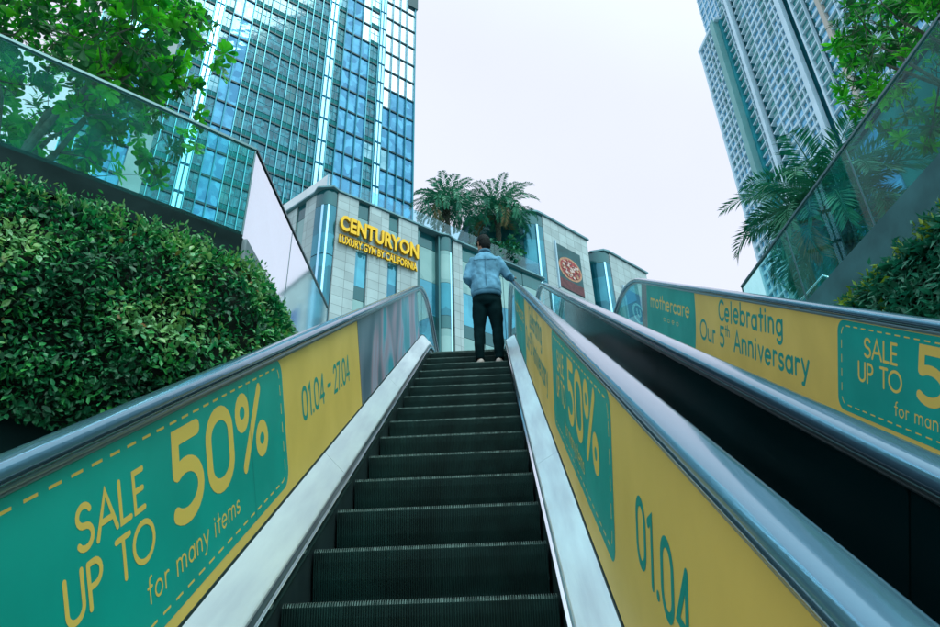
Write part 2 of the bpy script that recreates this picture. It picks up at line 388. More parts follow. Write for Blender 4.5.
# stroke lettering -------------------------------------------------
def arc(cx, cy, rx, ry, a0, a1, n=12):
    return [(cx+rx*cos(R(a0+(a1-a0)*i/n)), cy+ry*sin(R(a0+(a1-a0)*i/n))) for i in range(n+1)]
G = {
 'S': (.56, [arc(.28,.745,.22,.225,25,270,12) + arc(.27,.27,.25,.25,90,-150,12)[1:]]),
 'A': (.74, [[(.0,0),(.36,1),(.72,0)], [(.13,.33),(.59,.33)]]),
 'L': (.46, [[(.04,1),(.04,0),(.42,0)]]),
 'E': (.50, [[(.44,1),(.04,1),(.04,0),(.44,0)], [(.04,.52),(.40,.52)]]),
 'U': (.66, [[(.04,1)]+arc(.31,.27,.27,.27,180,360,12)+[(.58,1)]]),
 'P': (.54, [[(.04,0),(.04,1)], [(.04,1),(.24,1)]+arc(.24,.735,.24,.265,90,-90,10)+[(.04,.47)]]),
 'T': (.60, [[(.02,1),(.56,1)], [(.29,1),(.29,0)]]),
 'O': (.98, [arc(.46,.5,.46,.5,0,360,28)]),
 ' ': (.34, []),
 '5': (.66, [[(.54,1),(.12,1),(.10,.585)], arc(.27,.31,.29,.31,122,-135,18)]),
 '0': (.70, [arc(.31,.69,.27,.31,0,180,12)+arc(.31,.31,.27,.31,180,360,12)+[(.58,.69)]]),
 '%': (.92, [arc(.16,.80,.14,.20,0,360,18), arc(.72,.20,.14,.20,0,360,18), [(.70,1.02),(.16,-.04)]]),
 '1': (.38, [[(.04,.86),(.24,1),(.24,0)]]),
 '4': (.62, [[(.44,0),(.44,1)], [(.44,1),(.04,.26),(.58,.26)]]),
 '2': (.58, [arc(.27,.74,.24,.26,165,-25,12)+[(.04,0),(.54,0)]]),
 '7': (.52, [[(.02,1),(.48,1),(.18,0)]]),
 '.': (.22, [[(.08,.02),(.10,.02)]]),
 '-': (.56, [[(.06,.45),(.48,.45)]]),
 'C': (.66, [arc(.42,.5,.38,.5,50,310,18)]),
 'o': (.62, [arc(.27,.30,.25,.30,0,360,18)]),
 'a': (.62, [arc(.26,.30,.24,.30,0,360,18), [(.52,.62),(.52,0)]]),
 'c': (.52, [arc(.28,.30,.25,.30,50,310,14)]),
 'e': (.60, [[(.03,.32),(.51,.32)], arc(.27,.31,.25,.31,5,310,16)]),
 'r': (.36, [[(.04,.62),(.04,0)], arc(.22,.38,.18,.22,170,60,8)]),
 'n': (.56, [[(.04,.62),(.04,0)], arc(.25,.38,.21,.24,180,0,10)+[(.46,0)]]),
 'm': (.92, [[(.04,.62),(.04,0)], arc(.23,.40,.19,.22,180,0,9)+[(.42,0)], arc(.61,.40,.19,.22,180,0,9)+[(.80,0)]]),
 'h': (.56, [[(.04,1),(.04,0)], arc(.25,.38,.21,.24,180,0,10)+[(.46,0)]]),
 'i': (.20, [[(.06,.62),(.06,0)], [(.06,.84),(.06,.87)]]),
 't': (.38, [[(.16,.92),(.16,0)], [(.0,.62),(.33,.62)]]),
 'l': (.20, [[(.06,1),(.06,0)]]),
 'b': (.62, [[(.05,1),(.05,0)], arc(.30,.30,.25,.30,0,360,18)]),
 'f': (.36, [arc(.28,.82,.14,.18,80,180,7)+[(.14,0)], [(.0,.62),(.30,.62)]]),
 'g': (.62, [arc(.26,.32,.23,.29,0,360,18), [(.50,.62),(.50,-.10)]+arc(.28,-.10,.22,.22,0,-150,8)]),
 'y': (.54, [[(.02,.62),(.26,.04)], [(.50,.62),(.16,-.32),(.04,-.32)]]),
 'u': (.58, [[(.04,.62)]+arc(.26,.24,.22,.24,180,360,10)+[(.48,.62)], [(.48,.30),(.50,0)]]),
 's': (.44, [arc(.21,.46,.16,.15,30,265,9)+arc(.20,.155,.18,.155,85,-150,9)[1:]]),
 'v': (.50, [[(.02,.62),(.24,0),(.46,.62)]]),
}
def ribbon(mb, pts, hw, place, m, closed=False, rise=0.):
    """a flat round-ended pen stroke; place(u, v, h) -> world"""
    P = [Vector(p) for p in pts]
    if closed: P = P[:-1]
    n = len(P); Ls, Rs = [], []
    for i, p in enumerate(P):
        if closed: a, b = P[i-1], P[(i+1) % n]
        else: a, b = P[max(i-1, 0)], P[min(i+1, n-1)]
        d1 = (p-a).normalized() if (p-a).length > 1e-9 else (b-p).normalized()
        d2 = (b-p).normalized() if (b-p).length > 1e-9 else d1
        t = d1+d2; t = t.normalized() if t.length > .3 else d1
        nr = Vector((-t.y, t.x)); k = 1/max(.55, nr.dot(Vector((-d1.y, d1.x)))); 
        Ls.append(p+nr*hw*k); Rs.append(p-nr*hw*k)
    outl = Ls + Rs
    vs = [place(q.x, q.y, rise) for q in outl]
    fs = [(i, n+i, n+(i+1) % n, (i+1) % n) for i in range(n if closed else n-1)]
    if not closed:
        for e, (p, nb) in enumerate(((P[0], P[1]), (P[-1], P[-2]))):
            d = (p-nb).normalized(); a0 = math.atan2(d.y, d.x); k0 = len(vs)
            ring = [p+Vector((cos(a0-pi/2+pi*i/6), sin(a0-pi/2+pi*i/6)))*hw for i in range(7)]
            vs += [place(q.x, q.y, rise) for q in ring]; fs.append(tuple(range(k0, k0+7)))
    mb.add(vs, fs, m)
def text_width(t, h, sp=.10): return sum((G[c][0]+sp)*h for c in t)
def write(mb, t, u0, v0, h, hw, place, m, sx=1., sp=.10, jit=0., rng=None, slant=0.):
    u = u0; k = 0
    for c in t:
        wd, st = G[c]
        dj = rng.uniform(-jit, jit)*h if jit else 0; sj = 1+(rng.uniform(-jit, jit)*1.2 if jit else 0)
        for s_ in st:
            pts = [(u+(x+slant*y)*h*sx*sj, v0+dj+y*h*sj) for x, y in s_]
            cl = len(s_) > 12 and math.dist(s_[0], s_[-1]) < .02
            k += 1
            ribbon(mb, pts, hw, place, m, cl, rise=.0002 + .00012*(k % 4))
        u += (wd+sp)*h*sx
    return u

# ------------------------------------------------------------------ escalators
STEP_ME = None
def step_mesh():
    """one step: ribbed tread, curved ribbed riser, worn bright nosing (origin at the nosing's centre)"""
    mb = MB(); Wd = .985; n = 110; pit = Wd/n
    prof = [(.385,-.0), (.05,-.0), (.012,-.001), (.0,-.006), (-.006,-.02), (-.002,-.06), (.012,-.13), (.032,-.20), (.05,-.29)]
    # prof = (y, z) along the ridge tops; grooves lie 7 mm below along the normal
    nr = [(0,1), (0,1), (-.4,.9), (-.8,.6), (-1,.1), (-1,0), (-.98,.1), (-.97,.1), (-.97,.1)]
    xs = []
    for i in range(n):
        x = -Wd/2 + i*pit
        xs += [(x+pit*.05, 0), (x+pit*.5, 0), (x+pit*.6, 1), (x+pit*.95, 1)]
    vs = []
    for x, g in xs:
        for (y, z), (a, b) in zip(prof, nr):
            dpt = .007*g; vs.append((x, y - a*dpt, z - b*dpt))
    K = len(prof)
    for seg in range(K-1):
        m = 'step_tread' if seg == 0 else ('step_edge' if seg in (1, 2, 3) else 'step_metal')
        fs_edge, fs_d = [], []
        for i in range(len(xs)-1):
            f = (i*K+seg, (i+1)*K+seg, (i+1)*K+seg+1, i*K+seg+1)
            (fs_edge if (xs[i][1] == 0 and xs[i+1][1] == 0) else fs_d).append(f)
        mb_faces.append((fs_edge, m)); mb_faces.append((fs_d, 'step_metal'))
    mb.add(vs, [], 'step_metal')
    for fs, m in mb_faces:
        k = mb.mi(m)
        for f in fs: mb.f.append(f); mb.m.append(k); mb.uv.append(None)
    # side cheeks and underside
    mb.box((-Wd/2, .02, -.16), (-Wd/2+.006, .38, -.008), 'step_metal'); mb.box((Wd/2-.006, .02, -.16), (Wd/2, .38, -.008), 'step_metal')
    o = mb.build('step', origin=(0, 0, 0)); me = o.data; bpy.data.objects.remove(o)
    return me
mb_faces = []
STEP_ME = step_mesh()

Y0, PITCH = 2.748, .4
HR_Q, HR_W, HR_H, HALF = .855, .04, .024, .62
NR = .36                      # newel radius
def hr_path(q=HR_Q, nr=NR):
    """(y, z, normal angle) list right round from newel to newel"""
    pts = []
    cb = path(S_END_B, q - nr); ct = path(S_END_T, q - nr)
    for i in range(0, 13):
        a = -pi/2*1.0 - pi*i/12      # from straight down round the back to the top
        pts.append((cb[0] + nr*cos(a), cb[1] + nr*sin(a)))
    for s in srange(S_END_B, S_END_T)[1:-1]: pts.append(path(s, q))
    for i in range(0, 13):
        a = pi/2 - pi*i/12; pts.append((ct[0] + nr*cos(a), ct[1] + nr*sin(a)))
    return pts

def make_escalator(cx, dy, label, decks, left_kind, right_kind, ads_l, ads_r, step_from, name_grp, textseed):
    root = empty('escalator', (cx, path(S_END_B, 0)[0]+dy, ZB), label, 'escalator', name_grp)
    # steps
    kmin, kmax = -20, 19
    for k in range(kmin, kmax+1):
        y = Y0 + PITCH*k; z = nos_z(y)
        o = bpy.data.objects.new('step', STEP_ME); col.objects.link(o)
        o.location = (cx-.0085, y+dy, z); o.parent = root; o.matrix_parent_inverse = root.matrix_basis.inverted()
    # comb plates and floor plates
    for ya, yb, z in ((path(S_END_B, 0)[0]-1.4, Y0+PITCH*kmin-.005, ZB+.004), (Y0+PITCH*(kmax+1)-.02, path(S_END_T, 0)[0]+1.0, ZT+.004)):
        mb = MB(); mb.box((cx-.55, ya+dy, z-.05), (cx+.55, yb+dy, z), 'landing_plate'); mb.build('floor_plate', root)
    for sd, q_out in ((-1, decks[0]), (1, decks[1])):
        xg = cx + sd*HALF            # glass plane
        xi = cx + (-.512 if sd < 0 else .495)
        def X(s, q, x): y, z = path(s, q); return (x, y+dy, z)
        ss = srange(S_END_B-.3, S_END_T+.3)
        # sloping steel decking
        mb = MB(); prof = [(xi, .100), (xi+sd*.004, .106), (xg-sd*.012, q_out), (xg-sd*.012, q_out-.05), (xi+sd*.03, .05), (xi, .09)]
        cuts = [S_END_B-.3] + [s for s in (-6.2,-3.7,-1.2,1.28,3.75,6.2,8.7,11.1)] + [S_END_T+.3]
        for a, b in zip(cuts, cuts[1:]):
            sq = srange(a+.0015, b-.0015)
            mb.sweep(lambda i: [X(sq[i], q, x) for x, q in prof], len(sq), len(prof), 'deck_steel')
        mb.build('decking', root)
        mb = MB(); prof = [(xg-sd*.012, q_out-.03), (xg-sd*.012, q_out+.012), (xg-sd*.004, q_out+.012), (xg-sd*.004, q_out-.03)]
        mb.sweep(lambda i: [X(ss[i], q, x) for x, q in prof], len(ss), 4, 'guide_dark'); mb.build('glass_channel', root)
        # skirt with brush strip
        mb = MB(); prof = [(xi+sd*.001, .088), (xi+sd*.001, -.30), (xi+sd*.012, -.30), (xi+sd*.012, .088)]
        mb.sweep(lambda i: [X(ss[i], q, x) for x, q in prof], len(ss), 4, 'skirt_steel'); mb.build('skirt', root)
        mb = MB(); prof = [(xi-sd*.0005, .060), (xi-sd*.013, .058), (xi-sd*.013, .046), (xi-sd*.0005, .040)]
        mb.sweep(lambda i: [X(ss[i], q, x) for x, q in prof], len(ss), 4, 'chrome')
        prof2 = [(xi-sd*.0007, .039), (xi-sd*.006, .038), (xi-sd*.006, .016), (xi-sd*.0007, .014)]
        mb.sweep(lambda i: [X(ss[i], q, x) for x, q in prof2], len(ss), 4, 'brush')
        mb.build('brush_strip', root)
        # balustrade sheets, with a rounded newel sheet at each end
        kind = left_kind if sd < 0 else right_kind
        cuts = [S_END_B, -6.4, -4.5, -2.6, -.7, 1.2, 3.1, 4.95, 6.85, 9.3, 11.2, S_END_T]
        qa, qb = q_out-.02, HR_Q-.02
        for a, b in zip(cuts, cuts[1:]):
            m = 'balustrade_glass' if (kind == 'glass' or a >= 6.8) else 'dark_cladding'
            if kind == 'advert' and a < 9.2 and a > -3: m = 'dark_cladding'
            sq = srange(a+.004, b-.004); mb = MB()
            prof = [(xg-.006, qa), (xg-.006, qb), (xg+.006, qb), (xg+.006, qa)]
            mb.sweep(lambda i: [X(sq[i], q, x) for x, q in prof], len(sq), 4, m)
            mb.build('balustrade_panel', root)
        for c, sg in ((path(S_END_T, HR_Q-NR), 1), (path(S_END_B, HR_Q-NR), -1)):
            mb = MB(); pts = [(c[0]+dy+sg*(NR-.02)*cos(a), c[1]+(NR-.02)*sin(a)) for a in [-pi/2+pi*i/14 for i in range(15)]]
            vs = [(xg-.006, y, z) for y, z in pts]+[(xg+.006, y, z) for y, z in pts]; n = len(pts)
            mb.add(vs, [tuple(range(n)), tuple(range(2*n-1, n-1, -1))]+[(i, (i+1) % n, n+(i+1) % n, n+i) for i in range(n)], 'balustrade_glass')
            mb.build('newel_panel', root)
        # handrail and its guide
        pts = hr_path(); n = len(pts); mb = MB(); NS = 14
        def ring(i, w_, h_, dq, m=NS):
            a, b = pts[max(i-1, 0)], pts[min(i+1, n-1)]
            t = Vector((b[0]-a[0], b[1]-a[1])).normalized(); nn = Vector((-t.y, t.x))
            o = []
            for j in range(m):
                an = 2*pi*j/m; ca, sa = cos(an), sin(an)
                ca = math.copysign(abs(ca)**.7, ca); sa = math.copysign(abs(sa)**.8, sa)
                o.append((xg + w_*ca, pts[i][0]+dy + nn.x*(dq+h_*sa), pts[i][1] + nn.y*(dq+h_*sa)))
            return o
        mb.sweep(lambda i: ring(i, HR_W, HR_H, 0), n, NS, 'handrail_rubber'); h = mb.build('handrail', root, smooth=True)
        mb = MB(); mb.sweep(lambda i: ring(i, .017, .014, -.034, 8), n, 8, 'guide_steel'); mb.build('handrail_guide', root, smooth=True)
    # truss cladding under the whole flight
    mb = MB(); ss = srange(S_END_B-.5, S_END_T+.5)
    for sd in (-1, 1):
        q0 = decks[0] if sd < 0 else decks[1]
        x0 = cx+sd*(HALF+.007); x1 = cx+sd*(HALF+.15)
        prof = [(x0, q0-.01), (x1, q0-.05), (x1, -.9), (x0, -.9)]
        mb.sweep(lambda i: [(x, path(ss[i], q)[0]+dy, path(ss[i], q)[1]) for x, q in prof], len(ss), 4, 'dark_cladding')
    prof = [(cx-HALF-.006, -.88), (cx+HALF+.006, -.88), (cx+HALF+.006, -.98), (cx-HALF-.006, -.98)]
    mb.sweep(lambda i: [(x, path(ss[i], q)[0]+dy, path(ss[i], q)[1]) for x, q in prof], len(ss), 4, 'dark_cladding')
    mb.build('truss_cladding', root)
    return root

def ad_place(cx, dy, sd):
    xg = cx + sd*HALF - sd*.0075
    def place(u, v, h):           # u along the slope in reading order, v = height q
        s = u if sd < 0 else -u
        y, z = on_line(s, v); return (xg - sd*(.002+h), y+dy, z)
    return place
def rrect(u0, v0, u1, v1, r, n=6, corners=(1, 1, 1, 1)):
    pts = []
    for (cx, cy, a0), on in zip(((u1-r, v1-r, 0), (u0+r, v1-r, 90), (u0+r, v0+r, 180), (u1-r, v0+r, 270)), corners):
        if on: pts += arc(cx, cy, r, r, a0, a0+90, n)
        else: pts.append((cx + (r if a0 in (0, 270) else -r), cy + (r if a0 in (0, 90) else -r)))
    return pts
def flat(mb, pts, place, m, h): mb.add([place(u, v, h) for u, v in pts], [tuple(range(len(pts)))], m)
def dashes(mb, pts, place, m, h, on=.045, off=.035, hw=.0035):
    d = 0; P = [Vector(p) for p in pts]; acc = 0; draw = True; left = on
    for a, b in zip(P, P[1:]):
        L = (b-a).length; t = 0
        if L < 1e-6: continue
        while t < L:
            stp = min(left, L-t)
            if draw:
                p, q = a+(b-a)*(t/L), a+(b-a)*((t+stp)/L); n = Vector((-(q-p).y, (q-p).x)).normalized()*hw
                vs = [p+n, q+n, q-n, p-n]; mb.add([place(x.x, x.y, h) for x in vs], [(0, 1, 2, 3)], m)
            t += stp; left -= stp
            if left < 1e-6: draw = not draw; left = on if draw else off

def sale_box(root, place, u0, u1, vb, vt, txt_u, five_u, pct_end, for_u, name_lab, dash=True):
    """green panel: SALE / UP TO / 50% / for many items"""
    cxs = root.location.x
    mb = MB(); flat(mb, rrect(u0, vb, u1, vt, .07), place, 'advert_green', .0006)
    for sj in (2.62, .87, -.88):
        uj = sj if place(0, .5, 0)[0] < cxs else -sj
        if u0+.06 < uj < u1-.06: mb.add([place(uj+q, v, .0016) for q, v in ((0, vb+.003), (.0022, vb+.003), (.0022, vt-.003), (0, vt-.003))], [(0, 1, 2, 3)], 'letter_green_dark')
    dashes(mb, [*rrect(u0+.045, vb+.035, u1-.045, vt-.03, .05), rrect(u0+.045, vb+.035, u1-.045, vt-.03, .05)[0]], place, 'letter_yellow', .0009)
    g = mb.build('advert_panel', root); tag(g, name_lab)
    hh = (vt-vb)
    mb = MB()
    h1 = .098; sx = (txt_u[1]-txt_u[0]) / text_width('SALE', h1, .12)
    pl2 = lambda u, v, h: place(u, v, h+.0008)
    dv = .02 if vb > .28 else 0
    write(mb, 'SALE', txt_u[0]+.012, .612+dv, h1, .0075, pl2, 'letter_yellow', sx=sx, sp=.12)
    wd = (txt_u[2]-(txt_u[0]-.06))/text_width('UP TO', h1, .10)
    write(mb, 'UP TO', txt_u[0]-.05, (.478+dv), h1, .0075, pl2, 'letter_yellow', sx=wd, sp=.10)
    h5 = .235; w5 = (pct_end-five_u)/text_width('50%', h5, .07)
    write(mb, '50%', five_u+.018, .500+dv*.0, h5, .0235, pl2, 'letter_yellow', sx=w5, sp=.07)
    h3 = .066; w3 = (for_u[1]-for_u[0])/text_width('for many items', h3, .12)
    write(mb, 'for many items', for_u[0], .362+dv, h3, .0036, pl2, 'letter_yellow', sx=w3, sp=.12)
    mb.build('lettering', g)
    return g

E1 = make_escalator(-.285, 0, 'escalator in the middle of the photo, with the man standing on its top steps', (.217, .17), 'advert', 'advert', 0, 0, -20, 'pair of parallel escalators', 1)
E2 = make_escalator(1.351, .09, 'right-hand escalator behind the dark gap, its far side carrying the Celebrating advert', (.20, .17), 'dark', 'advert', 0, 0, -20, 'pair of parallel escalators', 2)

def yellow_sheet(root, place, u0, u1, vb=.20, vt=.828, label=None, m='advert_yellow'):
    mb = MB(); flat(mb, [(u0, vb), (u1, vb), (u1, vt), (u0, vt)], place, m, .0)
    o = mb.build('advert_sheet', root)
    if label: tag(o, label)
    return o
# -- middle escalator, left side (reads uphill)
pl = ad_place(-.285, 0, -1)
ys = yellow_sheet(E1, pl, -1.2, 4.92, vb=.225, label='yellow advert sheet printed 01.04 - 27.04 beside the green sale panel')
sale_box(E1, pl, 1.14, 3.07, .268, .812, (1.475, 1.80, 1.835), 1.93, 2.83, (1.77, 2.47), 'green sale panel on the left balustrade')
mb = MB(); write(mb, '01.04 - 27.04', 3.37, .475, .145, .0115, lambda u, v, h: pl(u, v, h+.0003), 'letter_green', sx=(4.56-3.37)/text_width('01.04 - 27.04', .145, .08), sp=.08); mb.build('lettering', ys)
# the photo printed at the upper end
m, n, b = new_mat('advert_photo')
tc = n.nodes.new('ShaderNodeTexCoord'); tx = n.nodes.new('ShaderNodeTexNoise'); tx.inputs['Scale'].default_value = .95; tx.inputs['Detail'].default_value = 1.5; tx.inputs['Distortion'].default_value = .8
mpp = n.nodes.new('ShaderNodeMapping'); mpp.inputs['Scale'].default_value = (1, 1.7, 1.0); mpp.inputs['Location'].default_value = (0, .4, .3)
n.links.new(tc.outputs['Object'], mpp.inputs[0]); n.links.new(mpp.outputs[0], tx.inputs['Vector'])
rp = n.nodes.new('ShaderNodeValToRGB'); n.links.new(tx.outputs['Fac'], rp.inputs[0])
el = rp.color_ramp.elements; el[0].position = .30; el[0].color = (.07, .14, .20, 1); el[1].position = .72; el[1].color = (.02, .33, .42, 1)
for p, c in ((.42, (.16, .24, .32)), (.50, (.42, .30, .40)), (.57, (.40, .44, .58)), (.63, (.05, .42, .55))):
    e = rp.color_ramp.elements.new(p); e.color = (*c, 1)
n.links.new(rp.outputs[0], b.inputs['Base Color']); b.inputs['Roughness'].default_value = .35
o = yellow_sheet(E1, pl, 4.93, 9.2, vb=.225, label='advert sheet with a soft pink and blue printed photo', m='advert_photo')

# -- right-hand sides (read downhill): logo, Celebrating, sale box, dates
def right_ads(root, cx, dy, box, gl_s, gr_s, y_end, dates):
    place = ad_place(cx, dy, 1)
    ys = yellow_sheet(root, place, -(gr_s+.25), -y_end, vb=.19, label='yellow advert sheet with handwritten Celebrating Our 5th Anniversary')
    # green logo area with a wavy edge
    mb = MB(); edge = [(-gr_s + .05*sin((v-.19)/.64*pi*.9), v) for v in [.19+.638*i/14 for i in range(15)]]
    flat(mb, [(-gl_s, .19)] + edge + [(-gl_s, .828)], place, 'advert_green', .0006)
    g = mb.build('advert_panel', root); tag(g, 'green logo panel at the top of the balustrade')
    span = gl_s-gr_s; a = -(gl_s - .10*span)
    mb = MB(); p2 = lambda u, v, h: place(u, v, h+.0008)
    write(mb, 'mothercare', a, .56, .15, .011, p2, 'letter_yellow', sx=(.84*span)/text_width('mothercare', .15, .09), sp=.09)
    mb.build('lettering', g); mb = MB()
    write(mb, 'ooeo', a+.30*span, .435, .06, .003, p2, 'letter_yellow', sx=(.36*span)/text_width('ooeo', .06, .35), sp=.35)
    mb.build('lettering', g)
    # handwriting
    rng = random.Random(4); mb = MB(); p3 = lambda u, v, h: place(u, v, h+.0003)
    L0, L1 = -gr_s + .12*(gr_s-box[0]), 0
    w1 = gr_s-box[0]
    write(mb, 'Celebrating', -gr_s+.26*w1, .625, .165, .0135, p3, 'letter_green', sx=(.50*w1)/text_width('Celebrating', .17, .14), sp=.14, jit=.035, rng=rng)
    sx = (.84*w1)/(text_width('Our 5', .17, .14)+text_width('th', .09, .1)+text_width(' Anniversary', .17, .14))
    u = write(mb, 'Our 5', -gr_s+.07*w1, .40, .165, .0135, p3, 'letter_green', sx=sx, sp=.14, jit=.035, rng=rng)
    u = write(mb, 'th', u-.01, .50, .085, .008, p3, 'letter_green', sx=sx, sp=.1)
    write(mb, ' Anniversary', u, .40, .165, .0135, p3, 'letter_green', sx=sx, sp=.14, jit=.035, rng=rng)
    mb.build('lettering', ys)
    s1, s0 = box
    bx = s1
    f = lambda t: -(box[0] - (box[0]-box[1])*t)
    sale_box(root, place, -box[0], -box[1], .30, .805, (f(.145), f(.315), f(.335)), f(.385), f(.87), (f(.30), f(.66)), 'green sale panel on the right balustrade')
    if dates:
        mb = MB(); write(mb, '01.04 - 27.04', dates[0], .475, .15, .0115, p3, 'letter_green', sx=(dates[1]-dates[0])/text_width('01.04 - 27.04', .15, .08), sp=.08)
        o = mb.build('lettering', ys)
right_ads(E1, -.285, 0, (3.85, 2.01), 8.9, 6.65, -1.2, (-1.69, -.50))
right_ads(E2, 1.351, .09, (4.07, 2.15), 8.98, 6.93, -1.2, (-1.75, -.55))
# seams on the dark balustrade seen from outside
mb = MB(); xg = 1.351-HALF-.0068
for q in (.50,):
    a, b = on_line(-6, q), on_line(6.8, q); a2, b2 = on_line(-6, q+.004), on_line(6.8, q+.004)
    mb.add([(xg, a[0]+.09, a[1]), (xg, b[0]+.09, b[1]), (xg, b2[0]+.09, b2[1]), (xg, a2[0]+.09, a2[1])], [(0, 1, 2, 3)], 'guide_steel')
mb.build('seam', E2)

# ------------------------------------------------------------------ the ground, the pit, the upper plaza
FZT, FZB, PZ = 6.07, 4.82, 4.86
LA, LC, LB = Vector((-4.614, 4.525)), Vector((-2.625, 6.252)), Vector((-2.56, 9.83))
ua = (LA-LC).normalized()                    # pointing back to the left
LA2 = LC + ua*11
RB, RC = Vector((3.976, 9.811)), Vector((4.413, 6.306))
ur = (RC-RB).normalized(); RA2 = RB + ur*15
YT = 12.05
mb = MB()
out1 = [(-900, -60), (LA2.x, LA2.y), (LC.x, LC.y), (LB.x, LB.y), (LB.x, YT-1.95), (-1.05, YT-1.95), (-1.05, YT), (2.12, YT), (2.12, YT-1.95), (RB.x, YT-1.95), (RB.x, RB.y), (RA2.x, RA2.y), (900, -60), (900, 1500), (-900, 1500)]
vs = [(x, y, PZ) for x, y in out1]; mb.add(vs, [tuple(range(len(vs)))], 'paving')
# edge skirt of the slab
n = len(out1)
mb.add([(x, y, PZ) for x, y in out1]+[(x, y, PZ-.3) for x, y in out1], [(i, i+1, n+i+1, n+i) for i in range(1, 11)], 'pit_wall')
tag(mb.build('pavement', origin=(0, 20, PZ)), kind='structure')
mb = MB(); mb.add([(-900, -900, ZB-.01), (900, -900, ZB-.01), (900, 60, ZB-.01), (-900, 60, ZB-.01)], [(0, 1, 2, 3)], 'paving')
tag(mb.build('ground', origin=(0, 0, ZB-.01)), kind='structure')
# retaining walls round the stairwell
def slab_between(mb, p, q, off0, off1, z0, z1, m, side):
    """vertical slab along p->q, between two offsets to one side"""
    p, q = Vector(p), Vector(q); t = (q-p).normalized(); nn = Vector((-t.y, t.x))*side
    pts = [p+nn*off0, q+nn*off0, q+nn*off1, p+nn*off1]; mb.extr([(a.x, a.y) for a in pts], z0, z1, m)
mb = MB(); slab_between(mb, LA2, LC, .25, .02, ZB, 4.45, 'pit_wall', 1); slab_between(mb, LC+Vector((-.1, -.1)), (LB.x, YT), .3, .02, ZB, 4.45, 'pit_wall', 1)
tag(mb.build('retaining_wall'), 'dark retaining wall below the leafy green wall at left', 'wall')
mb = MB(); slab_between(mb, RA2, (RB.x-.2, YT), .3, .02, ZB, 4.45, 'pit_wall', -1)
tag(mb.build('retaining_wall'), 'dark retaining wall below the ferny green wall at right', 'wall')
mb = MB(); mb.box((-2.3, YT+.02, ZB), (3.7, YT+.25, PZ-.31), 'pit_wall'); tag(mb.build('end_wall'), 'dark wall closing the stairwell under the top landing', 'wall')

# ------------------------------------------------------------------ glass fences
def fence(p, q, side, label, cop, glass_m, joints, group, rail_m='fence_rail', foot=.0):
    p, q = Vector(p), Vector(q); t = (q-p); L = t.length; t.normalize(); nn = Vector((-t.y, t.x))*side   # nn = towards the stairwell
    root = empty('glass_fence', (p.x, p.y, cop[1]), label, 'glass fence', group)
    def W(u, o, z): a = p+t*u+nn*o; return (a.x, a.y, z)
    js = [0]+joints+[L]
    for a, b in zip(js, js[1:]):
        mb = MB(); mb.box((a+.008, -.007, FZB-.03), (b-.008, .007, FZT-.03), glass_m, W); mb.build('glass_pane', root)
        mb = MB(); mb.box((b-.010, -.010, FZB), (b+.004, .010, FZT-.03), 'fence_rail', W); mb.build('joint', root)
    mb = MB(); mb.box((-.0, -.022, FZT-.03), (L, .022, FZT), rail_m, W); mb.build('rail', root)
    return root, W, L
FG = 'glass fences round the stairwell'
fA, WA, LAn = fence(LA2, LC, -1, 'long glass fence at left above the leafy green wall, with the tree behind it', (0, 4.45), 'fence_glass', [.6, 3.0, 5.4, 7.85], FG)
fB, WB, LBn = fence(LC, LB, -1, 'glass fence running ahead from the left corner, white with reflected sky', (0, 4.45), 'fence_glass_sky_white', [1.55], FG)
fC, WC, LCn = fence(RA2, RB, 1, 'glass fence at right above the ferny green wall, with the palm behind it', (0, 4.45), 'fence_glass', [1.4, 3.6, 6.0, 8.3, 10.1, 11.9, 13.5], FG)
mb = MB(); mb.box((0, -.30, 4.47), (LAn-.02, .04, FZB-.032), 'coping_dark', WA); tag(mb.build('coping'), 'dark coping under the long left glass fence', 'coping')
mb = MB(); mb.box((.03, -.30, 4.50), (LBn, .05, FZB-.032), 'panel_grey', WB); tag(mb.build('coping'), 'light grey coping under the short glass fence ahead of the left corner', 'coping')
mb = MB(); mb.box((0, -.30, 4.22), (LCn, .10, FZB-.032), 'coping_steel', WC)
tag(mb.build('coping'), 'broad grey green coping under the right glass fence', 'coping')
# a bent steel grab rail standing behind the right fence
mb = MB(); p0, p1 = Vector(WC(14.1, -.25, 4.87)), Vector(WC(13.3, -.25, 4.87))
mb.tube([p0, p0+Vector((0, 0, .25)), p0*.9+p1*.1+Vector((0, 0, .33)), p1*.9+p0*.1+Vector((0, 0, .33)), p1+Vector((0, 0, .25)), p1], .014, 'chrome')
tag(mb.build('grab_rail', smooth=True), 'small bent steel rail standing behind the foot of the right glass fence', 'rail')

